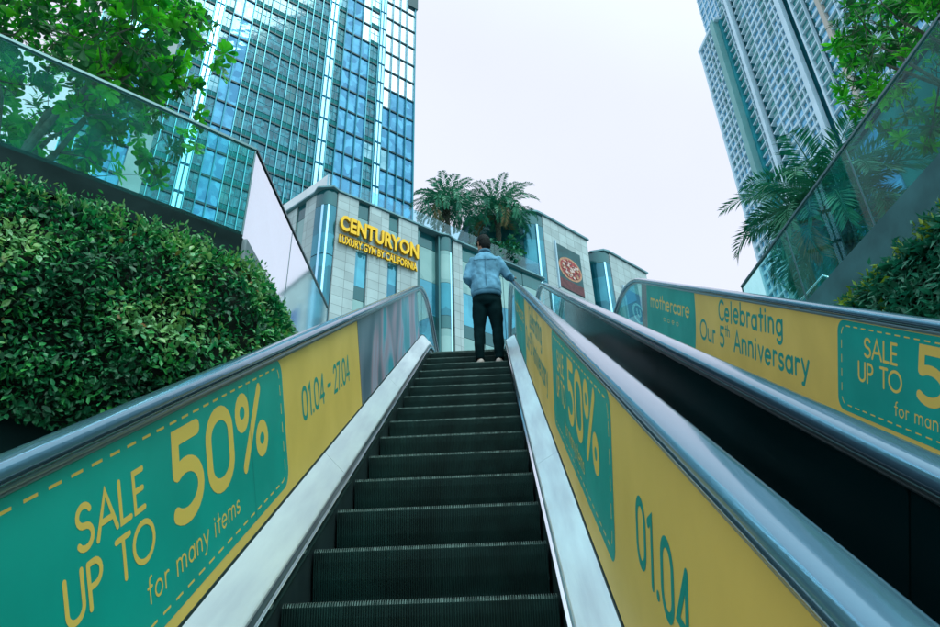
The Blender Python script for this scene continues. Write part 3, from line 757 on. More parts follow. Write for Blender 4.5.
# ------------------------------------------------------------------ foliage
def leaf(mb, p, d, nrm, L, W_, m, fold=.25, shape='oval'):
    """one leaf: two folded halves; d = pointing direction, nrm = upper side"""
    d = d.normalized(); s_ = d.cross(nrm)
    if s_.length < 1e-4: s_ = d.cross(Vector((.3, .5, .8)))
    s_.normalize(); up = s_.cross(d)
    if shape == 'oval': st = ((0, 0), (.3, .75), (.65, .95), (1, 0))
    elif shape == 'obovate': st = ((0, .05), (.38, .55), (.74, 1), (.93, .72), (1, 0))
    else: st = ((0, .1), (.4, .9), (1, 0))
    ctr = [p + d*L*t - up*L*.12*t*t for t, w_ in st]
    vs = [ctr[0], ctr[-1]]; mid = st[1:-1]; k = len(mid)
    vs += [c + s_*W_*.5*w_ + up*fold*W_*.5*w_ for c, (t, w_) in zip(ctr[1:-1], mid)]
    vs += [c - s_*W_*.5*w_ + up*fold*W_*.5*w_ for c, (t, w_) in zip(ctr[1:-1], mid)]
    vs += ctr[1:-1]
    a = [2+i for i in range(k)]; b = [2+k+i for i in range(k)]; c = [2+2*k+i for i in range(k)]
    fs = [(0, a[0], c[0]), (0, c[0], b[0])]
    for i in range(k-1): fs += [(c[i], a[i], a[i+1], c[i+1]), (c[i], c[i+1], b[i+1], b[i])]
    fs += [(c[-1], a[-1], 1), (c[-1], 1, b[-1])]
    mb.add(vs, fs, m)
def rv(rng): 
    while True:
        v = Vector((rng.uniform(-1, 1), rng.uniform(-1, 1), rng.uniform(-1, 1)))
        if .05 < v.length < 1: return v.normalized()
def noise3(x, y, z):
    from mathutils import noise
    return noise.noise(Vector((x, y, z)))

def hedge(name, label, surf, nA, rng_seed, leaves, urange, vrange, size, backing=True, shape='oval'):
    """surf(u, v) -> (point, outward normal); v 0..1 bottom to top"""
    rng = random.Random(rng_seed)
    root = empty(name, tuple(surf((urange[0]+urange[1])/2, 0)[0]), label, 'green wall', 'green walls below the fences')
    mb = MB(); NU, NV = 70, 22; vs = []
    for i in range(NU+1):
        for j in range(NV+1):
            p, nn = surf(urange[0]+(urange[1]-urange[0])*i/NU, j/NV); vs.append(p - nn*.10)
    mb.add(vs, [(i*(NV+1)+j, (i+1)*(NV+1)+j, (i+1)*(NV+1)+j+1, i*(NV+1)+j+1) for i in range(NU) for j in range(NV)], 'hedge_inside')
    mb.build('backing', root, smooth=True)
    mb = MB()
    for k in range(nA):
        u, v = rng.uniform(*urange), rng.uniform(*vrange)
        p, nn = surf(u, v)
        cl = noise3(p.x*2.2, p.y*2.2, p.z*2.2)
        clump = .10*cl + .05*noise3(p.x*6, p.y*6, p.z*6)
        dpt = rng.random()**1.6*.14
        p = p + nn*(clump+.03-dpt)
        tt = noise3(p.x*1.7+9, p.y*1.7, p.z*1.7)+rng.uniform(-.35, .35) - dpt*2 + (v-.5)*.25  # deeper and lower leaves take darker tones, shade put into the colour
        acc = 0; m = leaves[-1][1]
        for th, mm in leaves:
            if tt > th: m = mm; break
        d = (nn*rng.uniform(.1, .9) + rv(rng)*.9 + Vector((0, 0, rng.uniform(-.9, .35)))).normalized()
        up = (nn*.8 + Vector((0, 0, .9)) + rv(rng)*.7).normalized()
        L = size*rng.uniform(.5, 1.35)*(1.15 if v > .9 else 1)
        leaf(mb, p, d, up, L, L*rng.uniform(.42, .6), m, shape=shape)
    # sprigs standing up from the top edge
    for k in range(int(nA*.02)):
        u = rng.uniform(*urange); p, nn = surf(u, rng.uniform(.93, 1.0)); hgt = rng.uniform(.06, .22)
        tip = p + Vector((rng.uniform(-.05, .05), rng.uniform(-.05, .05), hgt))
        for q in range(7):
            c = p.lerp(tip, q/6); leaf(mb, c, (rv(rng)+Vector((0, 0, .9))), rv(rng)+Vector((0, 0, 1)), size*.8, size*.34, leaves[rng.choice((0, 2))][1], shape=shape)
    mb.build('foliage', root)
    return root
def left_surf(u, v):
    # u<0 along fence A (metres back from the corner), 0..  along fence B
    a = -ua; bdir = (LB-LC).normalized(); nA_, nB_ = Vector((a.y, -a.x)), Vector((bdir.y, -bdir.x))
    if u < 0: p = LC + a*u; nn = nA_
    else: p = LC + bdir*u; nn = nB_
    f = max(0, min(1, (u+.5)/1.0)); f = f*f*(3-2*f); nn = (nA_*(1-f)+nB_*f).normalized()
    zb = 2.25; z = zb + (4.36-zb)*v
    bul = .10 + .34*sin(pi*min(1, v*.93+.05))**.7
    bul += .05*noise3(u*.8, v*2, 3)
    q = p + nn*bul
    N = Vector((nn.x, nn.y, .9*(v-.55))).normalized()
    return Vector((q.x, q.y, z)), N
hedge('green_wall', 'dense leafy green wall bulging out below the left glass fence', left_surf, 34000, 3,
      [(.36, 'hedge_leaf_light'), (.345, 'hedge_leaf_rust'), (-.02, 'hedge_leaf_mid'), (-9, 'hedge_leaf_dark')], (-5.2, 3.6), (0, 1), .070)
def right_surf(u, v):
    t = (RA2-RB).normalized(); nn = Vector((t.y, -t.x)); 
    if nn.x > 0: nn = -nn
    p = RB + t*u; z = 2.6 + (4.20-2.6)*v
    q = p + nn*(.08+.22*sin(pi*min(1, v*.85+.08))**.7+.08*noise3(u*.9, v*2, 7))
    return Vector((q.x, q.y, z)), Vector((nn.x, nn.y, .9*(v-.5))).normalized()
hedge('green_wall', 'ferny green wall below the broad grey coping at right', right_surf, 12000, 5,
      [(.60, 'hedge_yellow'), (.18, 'hedge_fern_light'), (-9, 'hedge_fern')], (.2, 7.2), (.05, 1), .12, shape='lance')
# the bright yellow-green plant at its far end
rng = random.Random(8); mb = MB()
for k in range(420):
    p, nn = right_surf(rng.uniform(1.4, 2.6), rng.uniform(.62, .98)); leaf(mb, p+nn*rng.uniform(.04, .18), rv(rng)+nn*.5, rv(rng)+Vector((0, 0, 1)), rng.uniform(.06, .11), .04, rng.choice(['hedge_yellow', 'hedge_yellow', 'hedge_fern_light']))
tag(mb.build('shrub'), 'small yellow green shrub at the far end of the right green wall', 'shrub')

def tree(name, label, base, trunk_h, crown_c, crown_r, n_tips, seed, leafy, leaves, Lr, whorl, br=.05, squash=.8, group=None, bark='bark', zmin=0):
    """trunk and forking limbs reaching for tips spread through the crown; each tip carries a whorl of leaves"""
    rng = random.Random(seed); base = Vector(base); cc = Vector(crown_c)
    root = empty(name, base, label, 'tree', group)
    mt = MB(); ml = MB(); fork = base + Vector((rng.uniform(-.1, .1), rng.uniform(-.1, .1), trunk_h))
    mt.tube([base, base.lerp(fork, .5)+Vector((.05, .03, 0)), fork], [br*2.2, br*1.8, br*1.6], bark, 9)
    limbs = []
    for i in range(9):
        d = rv(rng); d.z = abs(d.z)*.5
        e = cc + Vector((d.x*crown_r*.62, d.y*crown_r*.62, (d.z-.1)*crown_r*squash*.7))
        mid = fork.lerp(e, .5) + Vector((rng.uniform(-.3, .3), rng.uniform(-.3, .3), rng.uniform(-.1, .25)))
        pts = [fork, fork.lerp(mid, .5)+rv(rng)*.08, mid, mid.lerp(e, .5)+rv(rng)*.1, e]
        mt.tube(pts, [br*1.2, br, br*.8, br*.6, br*.4], bark, 7); limbs += [(pts[2], br*.5), (pts[3], br*.45), (pts[4], br*.4)]
    for k in range(n_tips):
        while True:
            d = Vector((rng.uniform(-1, 1), rng.uniform(-1, 1), rng.uniform(-1, 1)))
            if d.length < 1 and rng.random() < .25+.75*d.length: break
        tip = cc + Vector((d.x, d.y, d.z*squash))*crown_r*(1+.28*noise3(d.x*2+seed, d.y*2, d.z*2))
        if noise3(tip.x*1.1+seed*3, tip.y*1.1, tip.z*1.1) < (-.10 if tip.z < cc.z else -.25) or tip.z < zmin: continue
        lp, lr = min(limbs, key=lambda q: (q[0]-tip).length)
        mid = lp.lerp(tip, .55) + rv(rng)*.10
        mt.tube([lp, mid, tip], [min(lr*.7, .016), min(lr*.45, .010), .005], bark, 5); limbs.append((mid, .012))
        ax = (tip-mid).normalized(); ax.z += .35; ax.normalize()
        side = ax.cross(Vector((rng.random(), rng.random(), .3))).normalized(); sd2 = ax.cross(side)
        tone = noise3(tip.x*1.3, tip.y*1.3, tip.z*1.3)
        for j in range(whorl):
            a = 2*pi*j*.382*1.0 + rng.uniform(-.3, .3); out = side*cos(a)+sd2*sin(a)
            d2 = out*rng.uniform(.7, 1.1)+ax*rng.uniform(.0, .8)
            q = tone+rng.uniform(-.3, .3)
            m = leaves[2] if q < -.12 else (leaves[1] if q > .22 else leaves[0])
            L = Lr*rng.uniform(.6, 1.15)
            leaf(ml, tip - ax*rng.uniform(0, .12), d2, ax+Vector((0, 0, .4)), L, L*leafy, m, shape='obovate' if leafy > .35 else 'oval')
    mt.build('trunk', root, smooth=True); ml.build('crown', root)
    return root
TL3 = ('tree_leaf', 'tree_leaf_light', 'tree_leaf_dark')
tree('frangipani_tree', 'broad-leaved green tree leaning over the long left glass fence', (-7.2, 8.0, PZ), 1.9, (-7.15, 7.65, 9.85), 2.75, 1300, 11, .46, TL3, .205, 14, .06, .72, zmin=8.15)
tree('leafy_tree', 'bright green tree with drooping leaf clusters behind the right glass fence', (8.8, 7.6, PZ), 1.5, (7.55, 7.6, 9.15), 2.15, 800, 23, .30, TL3, .21, 14, .05, .85)

def palm(name, label, base, top, fl, nf, seed, group=None, leaflets=34, lw=.035, ll=.36, tr=.16, droop=1.0):
    rng = random.Random(seed); base, top = Vector(base), Vector(top)
    root = empty(name, base, label, 'palm', group)
    mb = MB(); k = 14; pts = [base.lerp(top, i/k) for i in range(k+1)]
    mb.tube(pts, [tr*(1.25 if i % 2 else 1.05) for i in range(k+1)], 'bark_palm', 10)
    # old leaf bases swelling under the crown
    for i in range(60):
        a = i*2.4; z = -.05-.012*i; p = top+Vector((cos(a)*tr*1.1, sin(a)*tr*1.1, z))
        mb.tube([p, p+Vector((cos(a)*.10, sin(a)*.10, .13))], [.045, .02], 'bark_palm', 5)
    mb.build('trunk', root, smooth=True)
    mb = MB()
    for i in range(nf):
        az = i*2.39996 + rng.uniform(-.2, .2); t = i/nf
        el0 = R(84 - 78*t**.8 + rng.uniform(-7, 7)); L = fl*rng.uniform(.82, 1.08)*(1-.12*t)
        h = Vector((cos(az), sin(az), 0)); p = top + h*tr*.6 + Vector((0, 0, .1-.2*t)); el = el0; nseg = 14
        sag = (.085+.06*t+rng.uniform(-.01, .02))*droop
        P = [p.copy()]; T = []
        for s_ in range(nseg):
            d = h*cos(el)+Vector((0, 0, sin(el))); T.append(d.copy()); p = p + d*L/nseg; P.append(p.copy()); el -= sag*(.6+s_*.09)
        T.append(T[-1])
        m = 'palm_leaf_dry' if t > .93 else ('palm_leaf_pale' if rng.random() < .3 else 'palm_leaf')
        mb.tube(P, [.022*(1-.85*j/nseg) for j in range(nseg+1)], 'palm_leaf_pale', 4, cap=False)
        tw = rng.uniform(-.4, .4); side = h.cross(Vector((0, 0, 1))); 
        for j in range(leaflets):
            f = .10+.90*j/(leaflets-1); x = f*nseg; a = min(int(x), nseg-1); q = P[a].lerp(P[a+1], x-a); d = T[a]
            up = side.cross(d).normalized(); up = up*(1 if up.z > 0 else -1)
            lw2 = lw*(1-.3*abs(f-.45)); l2 = ll*(.45+.75*sin(pi*min(.97, f*.85+.12)))*rng.uniform(.85, 1.1)
            for sg in (-1, 1):
                dd = (side*sg*.85 + d*.75 + up*(.30+.2*tw*sg) + rv(rng)*.12 - Vector((0, 0, .22))).normalized()
                s3 = dd.cross(up).normalized()*lw2*.5; tip = q+dd*l2 - Vector((0, 0, .12*l2)); md = q+dd*l2*.5
                mb.add([q, md+s3, tip, md-s3], [(0, 1, 2, 3)], m)
    mb.build('crown', root)
    return root
palm('palm_tree', 'large palm with long arching fronds behind the right glass fence', (7.0, 11.8, PZ), (6.85, 11.6, 8.5), 2.35, 48, 3, leaflets=46, lw=.042, ll=.46, tr=.15, droop=1.15)
# palms on the roof terrace of the podium
PG = 'palms on the podium roof terrace'
palm('palm_tree', 'left-hand palm rising over the podium roof behind the man', (-2.05, 34.8, 24.0), (-2.25, 34.6, 28.0), 2.65, 42, 5, PG, 26, .085, .42, .13, droop=1.25)
palm('palm_tree', 'right-hand palm rising over the podium roof next to the grey billboard block', (.80, 36.3, 24.0), (.85, 36.2, 28.5), 3.05, 46, 6, PG, 28, .085, .46, .15, droop=1.3)
tree('dense_tree', 'dark bushy tree filling the gap under the right-hand roof palm', (1.0, 36.9, 24.0), 1.6, (.7, 36.9, 25.2), 1.7, 300, 31, .45, ('tree_leaf_dark', 'palm_leaf', 'palm_leaf'), .34, 9, .06, 1.0)
tree('dense_tree', 'low bushy tree between the two roof palms', (-.9, 38.6, 24.0), 1.6, (-.6, 36.8, 25.3), 1.4, 240, 33, .45, ('tree_leaf_dark', 'palm_leaf', 'palm_leaf'), .34, 9, .06, .9)

# ------------------------------------------------------------------ facades
def FR(P, az, out_sign=1):
    """u along azimuth az, o outward, z up"""
    a = R(az); u = Vector((sin(a), cos(a))); nn = Vector((cos(a), -sin(a)))*out_sign
    return lambda U, o, z: (P[0]+u.x*U+nn.x*o, P[1]+u.y*U+nn.y*o, z)
def curve_pts(F, u0, u1, bulge, n=10, o0=0., o1=0., e=1.):
    """plan points of a curved glass bay from (u0,o0) to (u1,o1) swelling outward"""
    o = []
    for i in range(n+1):
        t = i/n; U = u0+(u1-u0)*t; O = o0+(o1-o0)*t+bulge*sin(pi*t)**e; p = F(U, O, 0); o.append((p[0], p[1]))
    return o
def shell(mb, pts, z0, z1, m): mb.extr(pts, z0, z1, m, closed=False)
PCZ = 24.05
PP = (-7.74, 27.72); FP = FR(PP, 50.5); FPL = FR(PP, -52.5, -1)
BZ = [(PCZ-.06, 23.02, 'podium_spandrel'), (23.0, 20.95, 'podium_frosted'), (20.93, 18.95, 'podium_blue'), (18.93, 18.2, 'podium_spandrel'), (18.18, 16.1, 'podium_frosted'),
      (16.08, 14.1, 'podium_blue'), (14.08, 13.3, 'podium_spandrel'), (13.28, 11.2, 'podium_frosted'), (11.18, 9.2, 'podium_blue'), (9.18, 8.4, 'podium_spandrel'), (8.38, PZ+.02, 'podium_blue')]
pod = empty('podium_building', (PP[0], PP[1], PZ), 'stone and glass podium building carrying the yellow gym sign, with a curved glass corner', 'building')
def stone(root, F, u0, u1, z0, z1, o=.12, back=.3):
    mb = MB(); mb.box((u0, -back, z0), (u1, o, z1), 'podium_stone', F); mb.build('stone_panel', root)
def window_strip(root, F, u0, u1, o=.0, bz=BZ, kinds=None):
    for z1, z0, m in bz:
        if m != 'podium_spandrel':
            mb = MB(); mb.box((u0, o-.05, z0), (u1, o, z1), m, F); w_ = mb.build('window', root)
        else:
            mb = MB(); mb.box((u0, o-.05, z0), (u1, o+.01, z1), m, F); mb.build('spandrel', root)
def curved_strip(root, pts, bz=BZ, m_over=None):
    for z1, z0, m in bz:
        mb = MB(); mm = m
        if m_over: mm = m_over.get(m, m)
        shell(mb, pts, z0, z1, mm); mb.build('spandrel' if m == 'podium_spandrel' else 'window', root, smooth=True)
# core body behind the skin
mb = MB(); a = FP(0, -.5, 0); b = FP(16, -.5, 0); c = FPL(14, -.5, 0)
mb.extr([(a[0], a[1]), (b[0], b[1]), (b[0]-6, b[1]+9), (c[0]-2, c[1]+14), (c[0], c[1])], PZ, PCZ-.08, 'podium_dark'); mb.build('core', pod)
SB = PZ+.02; ST = PCZ-.10
# curved corner (from the left face round to the right face)
A0 = FPL(.62, .10, 0); cpts = []
B0 = FP(.56, .10, 0); ctl = FP(-.05, .34, 0)
for i in range(11):
    t = i/10; x = (1-t)**2*A0[0]+2*t*(1-t)*ctl[0]+t*t*B0[0]; y = (1-t)**2*A0[1]+2*t*(1-t)*ctl[1]+t*t*B0[1]; cpts.append((x, y))
curved_strip(pod, cpts, [(PCZ-.06, 23.02, 'podium_spandrel')]+[(z1, z1-2.9, 'podium_curve') for z1 in (23.0, 20.05, 17.1, 14.15, 11.2, 8.25)], None)
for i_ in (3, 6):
    mb = MB(); q, q2 = cpts[i_], cpts[i_+1]; mb.extr([q, (q[0]-.01, q[1]-.09), (q2[0]-.01, q2[1]-.09), q2], SB, PCZ-1.1, 'tower_chrome'); mb.build('highlight_strip', pod)  # strips added to stand for highlights on the curved glass
for u0, u1 in ((.60, 1.76), (2.42, 3.56), (4.16, 5.33)): stone(pod, FP, u0, u1, SB, ST)
for u0, u1 in ((1.78, 2.40), (3.58, 4.14)): window_strip(pod, FP, u0, u1)
mb = MB(); mb.box((5.35, -.5, SB), (5.60, -.05, ST), 'podium_spandrel', FP); mb.build('spandrel', pod)
window_strip(pod, FP, 5.62, 6.70, o=-.25)
mb = MB(); mb.box((6.70, -.3, SB), (6.80, .06, ST), 'mullion', FP); mb.build('mullion', pod)
mb = MB(); mb.box((5.60, -.28, SB), (5.64, -.14, ST), 'mullion', FP); mb.build('mullion', pod)
curved_strip(pod, curve_pts(FP, 6.80, 7.66, .28, o0=-.05, o1=-.02, e=.7), BZ, {'podium_blue': 'podium_curve'})
mb = MB(); mb.box((7.34, .12, SB), (7.42, .24, ST-1), 'tower_chrome', FP); mb.build('highlight_strip', pod)  # added strip standing for the highlight on the curved bay
stone(pod, FP, 7.70, 8.28, SB, ST, o=.06)
for k in range(4): window_strip(pod, FP, 8.30+k*1.5, 8.30+k*1.5+1.46, o=-.10)
# left face
for u0, u1 in ((.66, 1.5), (2.2, 3.1), (3.8, 4.7), (5.4, 6.3), (7.0, 7.9)): stone(pod, FPL, u0, u1, SB, ST, o=.06)
for u0, u1 in ((1.52, 2.18), (3.12, 3.78), (4.72, 5.38), (6.32, 6.98)): window_strip(pod, FPL, u0, u1, o=-.02)
# roof edge and terrace
mb = MB(); ro = []
for q in cpts: pass
edge = [FPL(14, .22, 0), FPL(.7, .22, 0)] + [(2*0+x+(x-(-7.2))*0, y, 0) for x, y in []] + [FPL(.25, .36, 0), FP(.22, .36, 0), FP(.62, .22, 0), FP(6.7, .20, 0), FP(7.2, .34, 0), FP(7.75, .20, 0), FP(14.5, .10, 0)]
inner = [FP(14.6, -1.2, 0), (3, 44, 0), (-30, 52, 0)]
mb.extr([(x, y) for x, y, z in edge+inner], PCZ-.07, PCZ+.02, 'roof_edge'); mb.build('roof', pod)
# glass parapet on the roof
par = empty('glass_parapet', FP(0, -.2, PCZ), 'pale glass parapet along the roof edge of the podium building above the gym sign', 'parapet')
for k in range(8):
    mb = MB(); mb.box((.1+k*1.8, -.25, PCZ+.03), (.1+k*1.8+1.77, -.235, PCZ+1.2), 'roof_glass', FP); mb.build('glass_pane', par)
for k in range(7):
    mb = MB(); mb.box((.15+k*1.9, -.25, PCZ+.03), (.15+k*1.9+1.88, -.23, PCZ+1.2), 'parapet_sky_white', FPL); mb.build('sky_white_pane', par)  # glass panes here too, made opaque white for the sky they reflect

# the yellow gym sign
def text_mesh(txt, name, F, u0, u1, z0, z1, depth, o, m, offset=0., parent=None):
    cu = bpy.data.curves.new(name, 'FONT'); cu.body = txt; cu.extrude = .05; cu.offset = offset; cu.resolution_u = 3
    to = bpy.data.objects.new(name, cu); col.objects.link(to); bpy.context.view_layer.update()
    me = bpy.data.meshes.new_from_object(to.evaluated_get(bpy.context.evaluated_depsgraph_get()))
    bpy.data.objects.remove(to)
    xs = [v.co.x for v in me.vertices]; ys = [v.co.y for v in me.vertices]
    x0, x1, y0, y1 = min(xs), max(xs), min(ys), max(ys)
    for v in me.vertices:
        U = u0+(v.co.x-x0)/(x1-x0)*(u1-u0); Z = z0+(v.co.y-y0)/(y1-y0)*(z1-z0); O = o+(v.co.z/.05)*depth*.5
        v.co = F(U, O, Z)
    c = sum((v.co for v in me.vertices), Vector())/len(me.vertices)
    for v in me.vertices: v.co -= c
    me.materials.clear(); me.materials.append(MATS[m]); me.materials.append(MATS['sign_side'])
    me.update()
    for p in me.polygons: p.material_index = 0 if len(p.vertices) > 4 or abs(p.normal.dot(Vector(F(0, 1, 0))-Vector(F(0, 0, 0)))) > .7 else 1
    ob = bpy.data.objects.new(name, me); col.objects.link(ob); ob.location = c
    if parent: ob.parent = parent; ob.matrix_parent_inverse = parent_world(parent).inverted()
    return ob
sg = empty('sign', FP(3, .2, 20.8), 'yellow raised letters CENTURYON LUXURY GYM BY CALIFORNIA on the stone facade', 'sign')
text_mesh('CENTURYON', 'lettering', FP, .72, 5.26, 21.60, 22.52, .16, .28, 'sign_yellow', .035, sg)
text_mesh('LUXURY GYM BY CALIFORNIA', 'lettering', FP, .74, 5.20, 20.86, 21.32, .10, .26, 'sign_yellow', .025, sg)
mb = MB(); mb.box((.8, .125, 21.42), (5.2, .20, 21.47), 'sign_side', FP); mb.box((.8, .125, 21.0), (5.2, .19, 21.04), 'sign_side', FP); mb.build('rail', sg)

# the right-hand stone block with the posters
PR = (3.10, 37.30); KB = 1.2; FRb = FR(PR, 46.5); RZ = 24.62
FRt = lambda U, o, z: FRb(U*KB, o*KB, z*KB if z > 8 else z)
blk = empty('podium_block', (PR[0], PR[1], PZ), 'stone block with curved glass corners and the pizza poster, right of the palms', 'building')
mb = MB(); ps = [FRt(.3, -.45, 0), FRt(4.25, -.45, 0), FRt(4.3, -1.3, 0), FRt(5.4, -1.3, 0), FRt(5.75, -.45, 0), FRt(9.7, -.45, 0), FRt(9.7, -5, 0), FRt(-1.2, -5, 0), FRt(-2.2, -2.62, 0), FRt(-.30, -.5, 0)]
mb.extr([(x, y) for x, y, z in ps], PZ, (RZ-.1)*KB, 'podium_dark'); mb.build('core', blk)
RBZ = [(RZ-.08, 23.75, 'podium_spandrel')]+[(z1, z1-3.5, 'podium_curve') for z1 in (23.73, 20.2, 16.68, 13.15, 9.6)]
def corner(root, ua_, ub_, ob):
    p0, p1, p2 = FRt(ua_, ob, 0), FRt(ub_-.62, .13, 0), FRt(ub_, .10, 0)
    pts = [((1-t)**2*p0[0]+2*t*(1-t)*p1[0]+t*t*p2[0], (1-t)**2*p0[1]+2*t*(1-t)*p1[1]+t*t*p2[1]) for t in [i/10 for i in range(11)]]
    curved_strip(root, pts, [(a*KB, b*KB, m) for a, b, m in RBZ])
    mb = MB(); q = pts[6]; q2 = pts[7]; mb.extr([q, (q[0]+.02, q[1]-.10), (q2[0]+.02, q2[1]-.08), q2], PZ, (RZ-.9)*KB, 'tower_chrome'); mb.build('highlight_strip', root)  # last strip is added as the corner glass's highlight
corner(blk, -.42, .60, -.40); corner(blk, 5.30, 6.18, -.75)
mb = MB(); a, b = FRt(-.43, -.42, 0), FRt(-2.2, -2.5, 0); mb.extr([a[:2], b[:2], (b[0], b[1]+.1), (a[0], a[1]+.1)], PZ, (RZ-.1)*KB, 'podium_spandrel'); mb.build('glass_side', blk)
stone(blk, FRt, .63, 4.27, SB, RZ-.10); stone(blk, FRt, 6.22, 9.75, SB, RZ-.12)
mb = MB(); mb.box((4.28, -1.28, SB), (5.12, -1.22, RZ-.5), 'podium_spandrel', FRt); mb.build('glass_side', blk)
mb = MB()
rp_ = [FRt(*q, 0)[:2] for q in ((.55, .22), (4.36, .22), (4.40, -1.1), (5.25, -1.1), (5.32, -.5), (5.75, .12), (6.1, .22), (9.85, .22), (9.85, -5), (-1.2, -5), (-2.4, -2.60), (-.50, -.42), (-.12, .05), (.2, .19))]
mb.extr(rp_, (RZ-.09)*KB, (RZ+.02)*KB, 'roof_edge')
mb.build('roof', blk)
# poster with a pizza
pz = empty('poster', FRt(2.45, .14, 20.5), 'dark teal food poster showing a round pizza on the stone block', 'poster')
mat('poster_teal', (.008, .075, .085), .35, noise=.3, nscale=1.5); mat('poster_brown', (.10, .03, .035), .4, noise=.3, nscale=4)
mat('crust', (.42, .24, .15), .6, noise=.3, nscale=5); mat('sauce', (.30, .05, .05), .5, noise=.4, nscale=7); mat('cheese', (.55, .42, .38), .5, noise=.2, nscale=8)
mat('poster_blue', (.015, .10, .26), .35, noise=.1, nscale=2); mat('poster_pale', (.35, .52, .62), .4)
mb = MB(); mb.box((1.50, .122, 20.35), (3.42, .16, 23.1), 'poster_teal', FRt); mb.box((1.505, .161, 20.36), (3.415, .165, 20.95), 'poster_brown', FRt); mb.build('sheet', pz)
mb = MB(); mb.box((1.38, .122, 20.2), (1.46, .22, 23.2), 'poster_pale', FRt); mb.build('frame', pz)
def disc(mb, F, cu, cz, ru, rz, o, m, n=28, tilt=0):
    mb.add([F(cu+ru*cos(2*pi*i/n)*cos(tilt)-rz*sin(2*pi*i/n)*sin(tilt), o, cz+ru*cos(2*pi*i/n)*sin(tilt)+rz*sin(2*pi*i/n)*cos(tilt)) for i in range(n)], [tuple(range(n))], m)
mb = MB(); disc(mb, FRt, 2.46, 21.75, .92, .72, .168, 'crust'); disc(mb, FRt, 2.46, 21.75, .80, .61, .171, 'sauce')
rng = random.Random(2)
for k in range(60):
    a = rng.uniform(0, 2*pi); q = math.sqrt(rng.random())*.9; disc(mb, FRt, 2.46+.78*q*cos(a), 21.75+.60*q*sin(a), rng.uniform(.04, .12), rng.uniform(.03, .09), .174+.0006*k, rng.choice(['cheese', 'cheese', 'poster_brown', 'crust']), 9)
mb.build('pizza_picture', pz)
p2 = empty('poster', FRt(8, .14, 20.5), 'blue poster with a pale ring emblem at the right end of the stone block', 'poster')
mb = MB(); mb.box((7.15, .122, 19.6), (9.15, .16, 22.5), 'poster_blue', FRt); mb.build('sheet', p2)
mb = MB(); mb.box((7.00, .122, 19.5), (7.10, .22, 22.6), 'poster_pale', FRt); mb.build('frame', p2)
mb = MB(); plr = lambda u, v, h: FRt(u, .162+h, v)
ribbon(mb, [(8.2+.52*cos(2*pi*i/28), 21.1+.62*sin(2*pi*i/28)) for i in range(29)], .07, plr, 'poster_pale', closed=True, rise=.001)
ribbon(mb, [(8.05, 21.4), (8.05, 21.05), (8.2, 20.9), (8.35, 21.05), (8.35, 21.4)], .05, plr, 'poster_pale', rise=.002)
mb.build('emblem', p2)

# ------------------------------------------------------------------ left tower
DT = 70.0; azT = R(-7.15); PT = (DT*sin(azT), DT*cos(azT)); KT = DT/66.0
FT = FR(PT, 52.0)
tw = empty('glass_tower', (PT[0], PT[1], PZ), 'tall teal glass tower with bright vertical fins, rising at left behind the podium', 'tower')
bounds = [0, -1.23, -2.29, -3.43, -4.46, 'c', -5.40, -6.63, -7.77, -8.97, -10.06, -11.13, 'c', -12.3, -13.2, -14.3, -15.1, -16.3, -17.5, 'd', -19.2, -20.2, -21.1, -22.2, -23.2, -24.2, 'c', -25.2, -26.3, -27.4, -28.4, -29.5, -30.6, -31.6, 'c', -32.6, -33.7, -34.8]
wins = []; FH = 3.5; rng = random.Random(12)
ZF = [18.4+FH*i for i in range(26)]
mfin, mfd, mled = MB(), MB(), MB(); SPB = []
prev = 0; nxt = None; i = 1; chrome = []
bays = []
while i < len(bounds):
    if bounds[i] in ('c', 'd'):
        k = bounds[i]; i += 1; bays.append((bounds[i]*KT, prev*KT, k)); prev = bounds[i]
    else: bays.append((bounds[i]*KT, prev*KT, 'b')); prev = bounds[i]
    i += 1
uL = prev*KT; ZTOP = ZF[-1]+FH
mb = MB()
for u0, u1, k in [(uL, 0, 'x')]: mb.box((u0, -22, PZ), (u1, -.35, ZTOP), 'tower_ledge', FT)
mb.build('core', tw)
for bi, (u0, u1, k) in enumerate(bays):
    blue = (bi % 7 in (1, 2, 3, 0)) if bi < 5 else bi in (7, 8, 19, 20, 27, 28)
    if bi < 4: blue = True
    if bi in (6, 7): blue = True
    for zi, z in enumerate(ZF):
        if k == 'c': continue
        if k == 'd' : pass
        m = 'tower_blue' if blue else rng.choice(['tower_teal']*5+['tower_deep'])
        if rng.random() < .008: m = 'tower_pale'
        if bi < 4 and z > 71.5-bi*.6+1.3*(bi == 2): m = 'tower_sky_white'  # upper panes whitened as a painted reflection of the sky
        if bi in (5, 6) and z > 79.5: m = 'tower_sky_white'
        if bi in (9, 10, 4) and z > 84: m = 'tower_pale'
        wins.append(((u0+.05, -.06, z+(.16 if blue else .85)), (u1-.05, -.02, z+FH-.22), m))
    if not blue and k != 'c':
        um = (u0+u1)/2; mfin.box((um-.02, -.02, PZ), (um+.02, .05, ZTOP), 'tower_fin_dark', FT)
        for z in ZF: mfin.box((u0+.04, -.02, z+2.2), (u1-.04, .02, z+2.25), 'tower_fin_dark', FT)
    if k == 'c':
        for q in (.10, .55):
            a = u0+(u1-u0)*q; b = a+(u1-u0)*.30; mch = MB()
            for z in ZF: mch.box((a, .0, z+.25), (b, .42, z+FH-.12), 'tower_chrome', FT)
            mch.build('chrome_column', tw)
        mfd.box((u0+.02, -.1, PZ), (u1-.02, .10, ZTOP), 'tower_fin_dark', FT)
    thick = .10 if blue else .07
    (mfd if blue else mfin).box((u0-thick/2, -.05, PZ), (u0+thick/2, .26, ZTOP), 'tower_fin_dark' if blue else 'tower_fin', FT)
for z in ZF: mled.box((uL, -.2, z-.20), (-.0, .12, z+.015), 'tower_ledge', FT)
